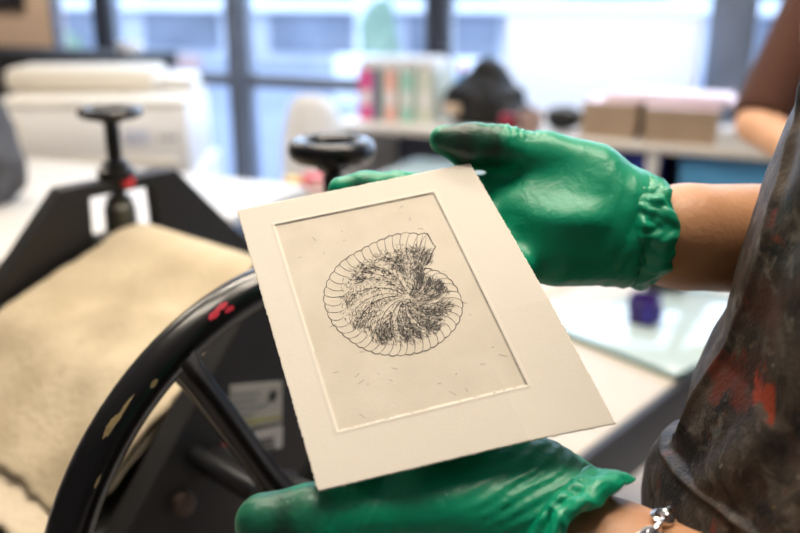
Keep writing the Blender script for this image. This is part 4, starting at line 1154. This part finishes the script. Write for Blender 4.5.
def left_glove(P):
    d = np.full(len(P), 9.)
    for tgt, q in ((fi, (570, 524)), (fm, (570, 512)), (fr_, (564, 504)), (fp, (556, 496))):
        d = smin(d, cone(P, A(PX(q[0], q[1], .416)), A(tgt[0][0]), .0185, tgt[0][1]+.002), .012)
        d = chain(P, d, tgt, .005)
    d = chain(P, d, tmb, .010)
    d = smin(d, cone(P, A(PX(575, 528, .408)), A(PX(500, 508, .410)), .0235, .0215), .014)
    d = smin(d, ell(P, A(PX(524, 476, .420)), (.024, .020, .017)), .012)
    d = smin(d, cone(P, A(PX(604, 555, .400)), A(PX(570, 533, .408)), .0255, .0260), .012)
    # drawn folds across the heel of the hand
    dv = A((PX(520, 470, .40)-PX(560, 455, .40)).normalized()); perp = A((PX(540, 490, .40)-PX(530, 470, .40)).normalized())
    s = (P-A(PX(530, 485, .40)))@perp; l_ = (P-A(PX(525, 480, .40)))@dv
    m_ = np.exp(-(l_/.030)**2)*np.exp(-(s/.022)**2)
    d = d + .0011*m_*np.sin(s*1150+1.6*vnoise(P, 60, 5))
    l2 = (P-A(PX(360, 510, .39)))@A((PX(340, 505, .39)-PX(380, 520, .39)).normalized()); m3 = np.exp(-(l2/.022)**2)
    d = d + .0006*m3*np.sin(l2*1300+2*vnoise(P, 90, 6))
    d = d + .0006*vnoise(P, 50, 12)
    return np.maximum(d, -(cone(P, A(PX(606, 556, .402)), A(PX(658, 592, .387)), .04, .04)))
lo_, hi_ = bbox([q[0] for q in fi+fm+fr_+fp+tmb]+[PX(640, 545, .40)], .045)
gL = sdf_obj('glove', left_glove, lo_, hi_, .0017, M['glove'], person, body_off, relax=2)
gL['label'] = 'green glove on the lower hand under the print'
upL = (ray(600, 450)-ray(640, 540))
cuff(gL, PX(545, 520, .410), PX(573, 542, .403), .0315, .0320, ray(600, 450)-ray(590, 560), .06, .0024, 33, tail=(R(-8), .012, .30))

# bracelet on the left wrist: open links round the forearm
fa = (elL-wrL).normalized(); fe1 = (ray(650, 450)-ray(650, 560)); fe1 = (fe1-fa*fe1.dot(fa)).normalized(); fe2 = fa.cross(fe1)
bc = wrL + fa*.021
frad = .0315
brc = None; NL = 20
for k in range(NL):
    a = 2*PI*k/NL; rad = (fe1*math.cos(a)+fe2*math.sin(a)); tan = (-fe1*math.sin(a)+fe2*math.cos(a))
    c = bc + rad*frad + fa*.0012*math.sin(a*2)
    side = fa if k % 2 == 0 else (fa*.35+rad*.94).normalized()
    pts = [c + tan*.0068*math.cos(t) + side*.0041*math.sin(t) for t in np.linspace(0, 2*PI, 18)[:-1]]
    lk = MB().tube(pts, .0014, 8, True)
    if brc is None: brc = lk.build('bracelet', M['chrome'], person, body_off)
    else: lk.build('link', M['chrome'], brc, body_off)

# ================================================================== PERSON IN BROWN
el2 = PX(757, 124, 1.80); sh2 = PX(822, -14, 1.90); wr2 = PX(840, 182, 1.62)
bc2 = Vector((sh2.x+.16, sh2.y+.03, 0))
f2 = Vector((-.2, -.98, 0)).normalized(); s2v = Vector((-f2.y, f2.x, 0))
shB = bc2 + (bc2-Vector((sh2.x, sh2.y, 0))) + Vector((0, 0, sh2.z)); elB = shB+Vector((.07, -.04, -.27)); wrB = elB+Vector((-.12, -.20, .02))
nk = bc2+Vector((0, 0, sh2.z+.06)); hd = bc2+Vector((0, -.01, sh2.z+.21))
def p2_common(P, g):
    d = ell(P, A(bc2+Vector((0, 0, 1.22))), (.155+g, .105+g, .27))
    d = smin(d, ell(P, A(bc2+Vector((0, 0, .98))), (.16+g, .11+g, .16)), .06)
    d = smin(d, cone(P, A(sh2), A(shB), .058+g, .058+g), .05)
    return d
def person2(P):
    d = p2_common(P, -.012)
    d = smin(d, cone(P, A(nk-Vector((0, 0, .04))), A(hd), .05, .05), .03); d = smin(d, ell(P, A(hd), (.078, .092, .112)), .02)
    d = smin(d, cone(P, A(hd+Vector((0, -.09, .01))), A(hd+Vector((0, -.10, -.02))), .008, .013), .012)
    for sh, el, wr in ((sh2, el2, wr2), (shB, elB, wrB)):
        d = smin(d, cone(P, A(sh), A(el), .048, .040), .02); d = smin(d, cone(P, A(el), A(wr), .044, .027), .015)
        hv = (wr-el).normalized()
        d = smin(d, cone(P, A(wr), A(wr+hv*.07), .026, .028), .01)
        for k in range(4):
            sv = hv.cross(Vector((0, 0, 1))).normalized()*(k-1.5)*.017
            d = smin(d, cone(P, A(wr+hv*.08+sv), A(wr+hv*(.15-.008*abs(k-1.3))+sv*1.1-Vector((0, 0, .012))), .0095, .007), .004)
        d = smin(d, cone(P, A(wr+hv*.02), A(wr+hv*.07+hv.cross(Vector((0, 0, 1)))*.05), .012, .008), .006)
    for s in (-1, 1):
        h_ = bc2+Vector((s*.085, 0, .92)); k_ = bc2+Vector((s*.09, -.01, .49)); f_ = bc2+Vector((s*.095, .01, .08))
        d = smin(d, cone(P, A(h_), A(k_), .08, .055), .04); d = smin(d, cone(P, A(k_), A(f_), .05, .036), .02)
        d = smin(d, cone(P, A(f_-Vector((0, 0, .035))), A(f_+Vector((0, -.13, -.045))), .036, .028), .02)
    return d
lo2, hi2 = bbox([bc2, hd, el2, wr2, elB, wrB, sh2, shB], .19); lo2[2] = 0; hi2[2] = hd.z+.15
per2 = sdf_obj('person', person2, lo2, hi2, .010, M['skin2'], None, bc2, relax=2)
per2.location = bc2
tag(per2, 'person in brown short sleeved top standing by the counter', 'person')
def sh2fn(P):
    d = p2_common(P, .006); d = np.maximum(d, .90-P[:, 2])
    e0 = el2+(sh2-el2)*.06
    d = smin(d, cone(P, A(sh2), A(e0), .066, .060), .02); d = smin(d, cone(P, A(shB), A(elB), .066, .060), .02)
    d = np.maximum(d, -cone(P, A(e0+(el2-sh2).normalized()*.075), A(e0+(el2-sh2).normalized()*.2), .072, .072))
    return d
sdf_obj('shirt', sh2fn, lo2, hi2, .010, M['brown'], per2, bc2, relax=2)
def tr2(P):
    d = np.full(len(P), 9.)
    for s in (-1, 1):
        h_ = bc2+Vector((s*.082, 0, .94)); k_ = bc2+Vector((s*.09, -.01, .49)); f_ = bc2+Vector((s*.095, .01, .10))
        d = smin(d, cone(P, A(h_), A(k_), .10, .072), .04); d = smin(d, cone(P, A(k_), A(f_), .07, .056), .02)
    return np.maximum(d, np.maximum(.08-P[:, 2], P[:, 2]-1.0))
sdf_obj('trousers', tr2, (lo2[0], lo2[1], .04), (hi2[0], hi2[1], 1.04), .012, M['navy'], per2, bc2)
def hr2(P):
    d = ell(P, A(hd+Vector((0, .02, .025))), (.094, .104, .118))+.003*vnoise(P, 80, 1); return np.maximum(d, (hd.y-.055)-P[:, 1]-(P[:, 2]-hd.z-.05)*.7)
sdf_obj('hair', hr2, A(hd)-.18, A(hd)+.18, .008, M['hair'], per2, bc2)
for s in (-1, 1):
    f_ = bc2+Vector((s*.095, .01, .08))
    fn = lambda P: np.maximum(smin(cone(P, A(f_-Vector((0, 0, .035))), A(f_+Vector((0, -.14, -.042))), .045, .037), cone(P, A(f_), A(f_+Vector((0, .03, -.05))), .046, .03), .02), .001-P[:, 2])
    sdf_obj('shoe', fn, A(f_)-.22, A(f_)*[1, 1, 0]+[.22, .22, .15], .009, M['blackmat'], per2, bc2)

# ================================================================== LIGHT
W = bpy.data.worlds.new('sky'); S.world = W; W.use_nodes = True
nt = W.node_tree; bgn = nt.nodes['Background']
sky = nt.nodes.new('ShaderNodeTexSky'); sky.sky_type = 'HOSEK_WILKIE'; sky.turbidity = 5; sky.sun_direction = (.3, .6, .75)
mxn = nt.nodes.new('ShaderNodeMix'); mxn.data_type = 'RGBA'; mxn.inputs['Factor'].default_value = .75
mxn.inputs['B'].default_value = (.74, .84, 1.0, 1)
nt.links.new(sky.outputs[0], mxn.inputs['A']); nt.links.new(mxn.outputs['Result'], bgn.inputs['Color'])
bgn.inputs['Strength'].default_value = 3.9
def area(name, loc, rot, sx, sy, power, col):
    l = bpy.data.lights.new(name, 'AREA'); l.shape = 'RECTANGLE'; l.size = sx; l.size_y = sy; l.energy = power; l.color = col
    o = bpy.data.objects.new(name, l); o.location = loc; o.rotation_euler = rot; COL.objects.link(o); return o
warm = (1, .88, .73)
area('ceiling_lamp_or_fill', (-.9, 1.4, ZC-.02), (0, 0, 0), 1.2, .3, 21, warm)
area('ceiling_lamp_or_fill', (-2.6, 1.7, ZC-.02), (0, 0, 0), 1.2, .3, 13, warm)
area('ceiling_lamp_or_fill', (.3, 1.0, ZC-.02), (0, 0, 0), 1.0, .3, 14, warm)  # unseen fill added above the hands
area('ceiling_lamp_or_fill', (-.5, .5, ZC-.02), (0, 0, 0), 1.2, .3, 12, warm)  # unseen nearer fill, added to brighten gloves and print
area('ceiling_lamp_or_fill', (-.6, 3.0, ZC-.02), (0, 0, 0), 2.0, .3, 11, (1, .92, .82))
area('ceiling_lamp_or_fill', (-4.2, 2.7, ZC-.02), (0, 0, 0), 1.2, .3, 14, warm)  # unseen fill added to brighten the tan wall panel
area('window_daylight', (-.6, Y1+.3, 1.75), (R(-90), 0, 0), 5.6, 2.0, 60, (.82, .9, 1))

# ================================================================== CAMERA
cd = bpy.data.cameras.new('camera'); cam = bpy.data.objects.new('camera', cd); COL.objects.link(cam)
cam.location = CAM; cam.rotation_euler = (R(90)-PITCH, 0, YAW)
cd.sensor_width = 36; cd.lens = FPX*36/800; cd.clip_start = .02; cd.clip_end = 200
cd.dof.use_dof = True; cd.dof.focus_distance = .452; cd.dof.aperture_fstop = 4.3; cd.dof.aperture_blades = 0
S.camera = cam
S.view_settings.view_transform = 'Standard'; S.view_settings.look = 'None'
S.view_settings.exposure = 0.66; S.view_settings.gamma = 1.0; S.view_settings.use_curve_mapping = False
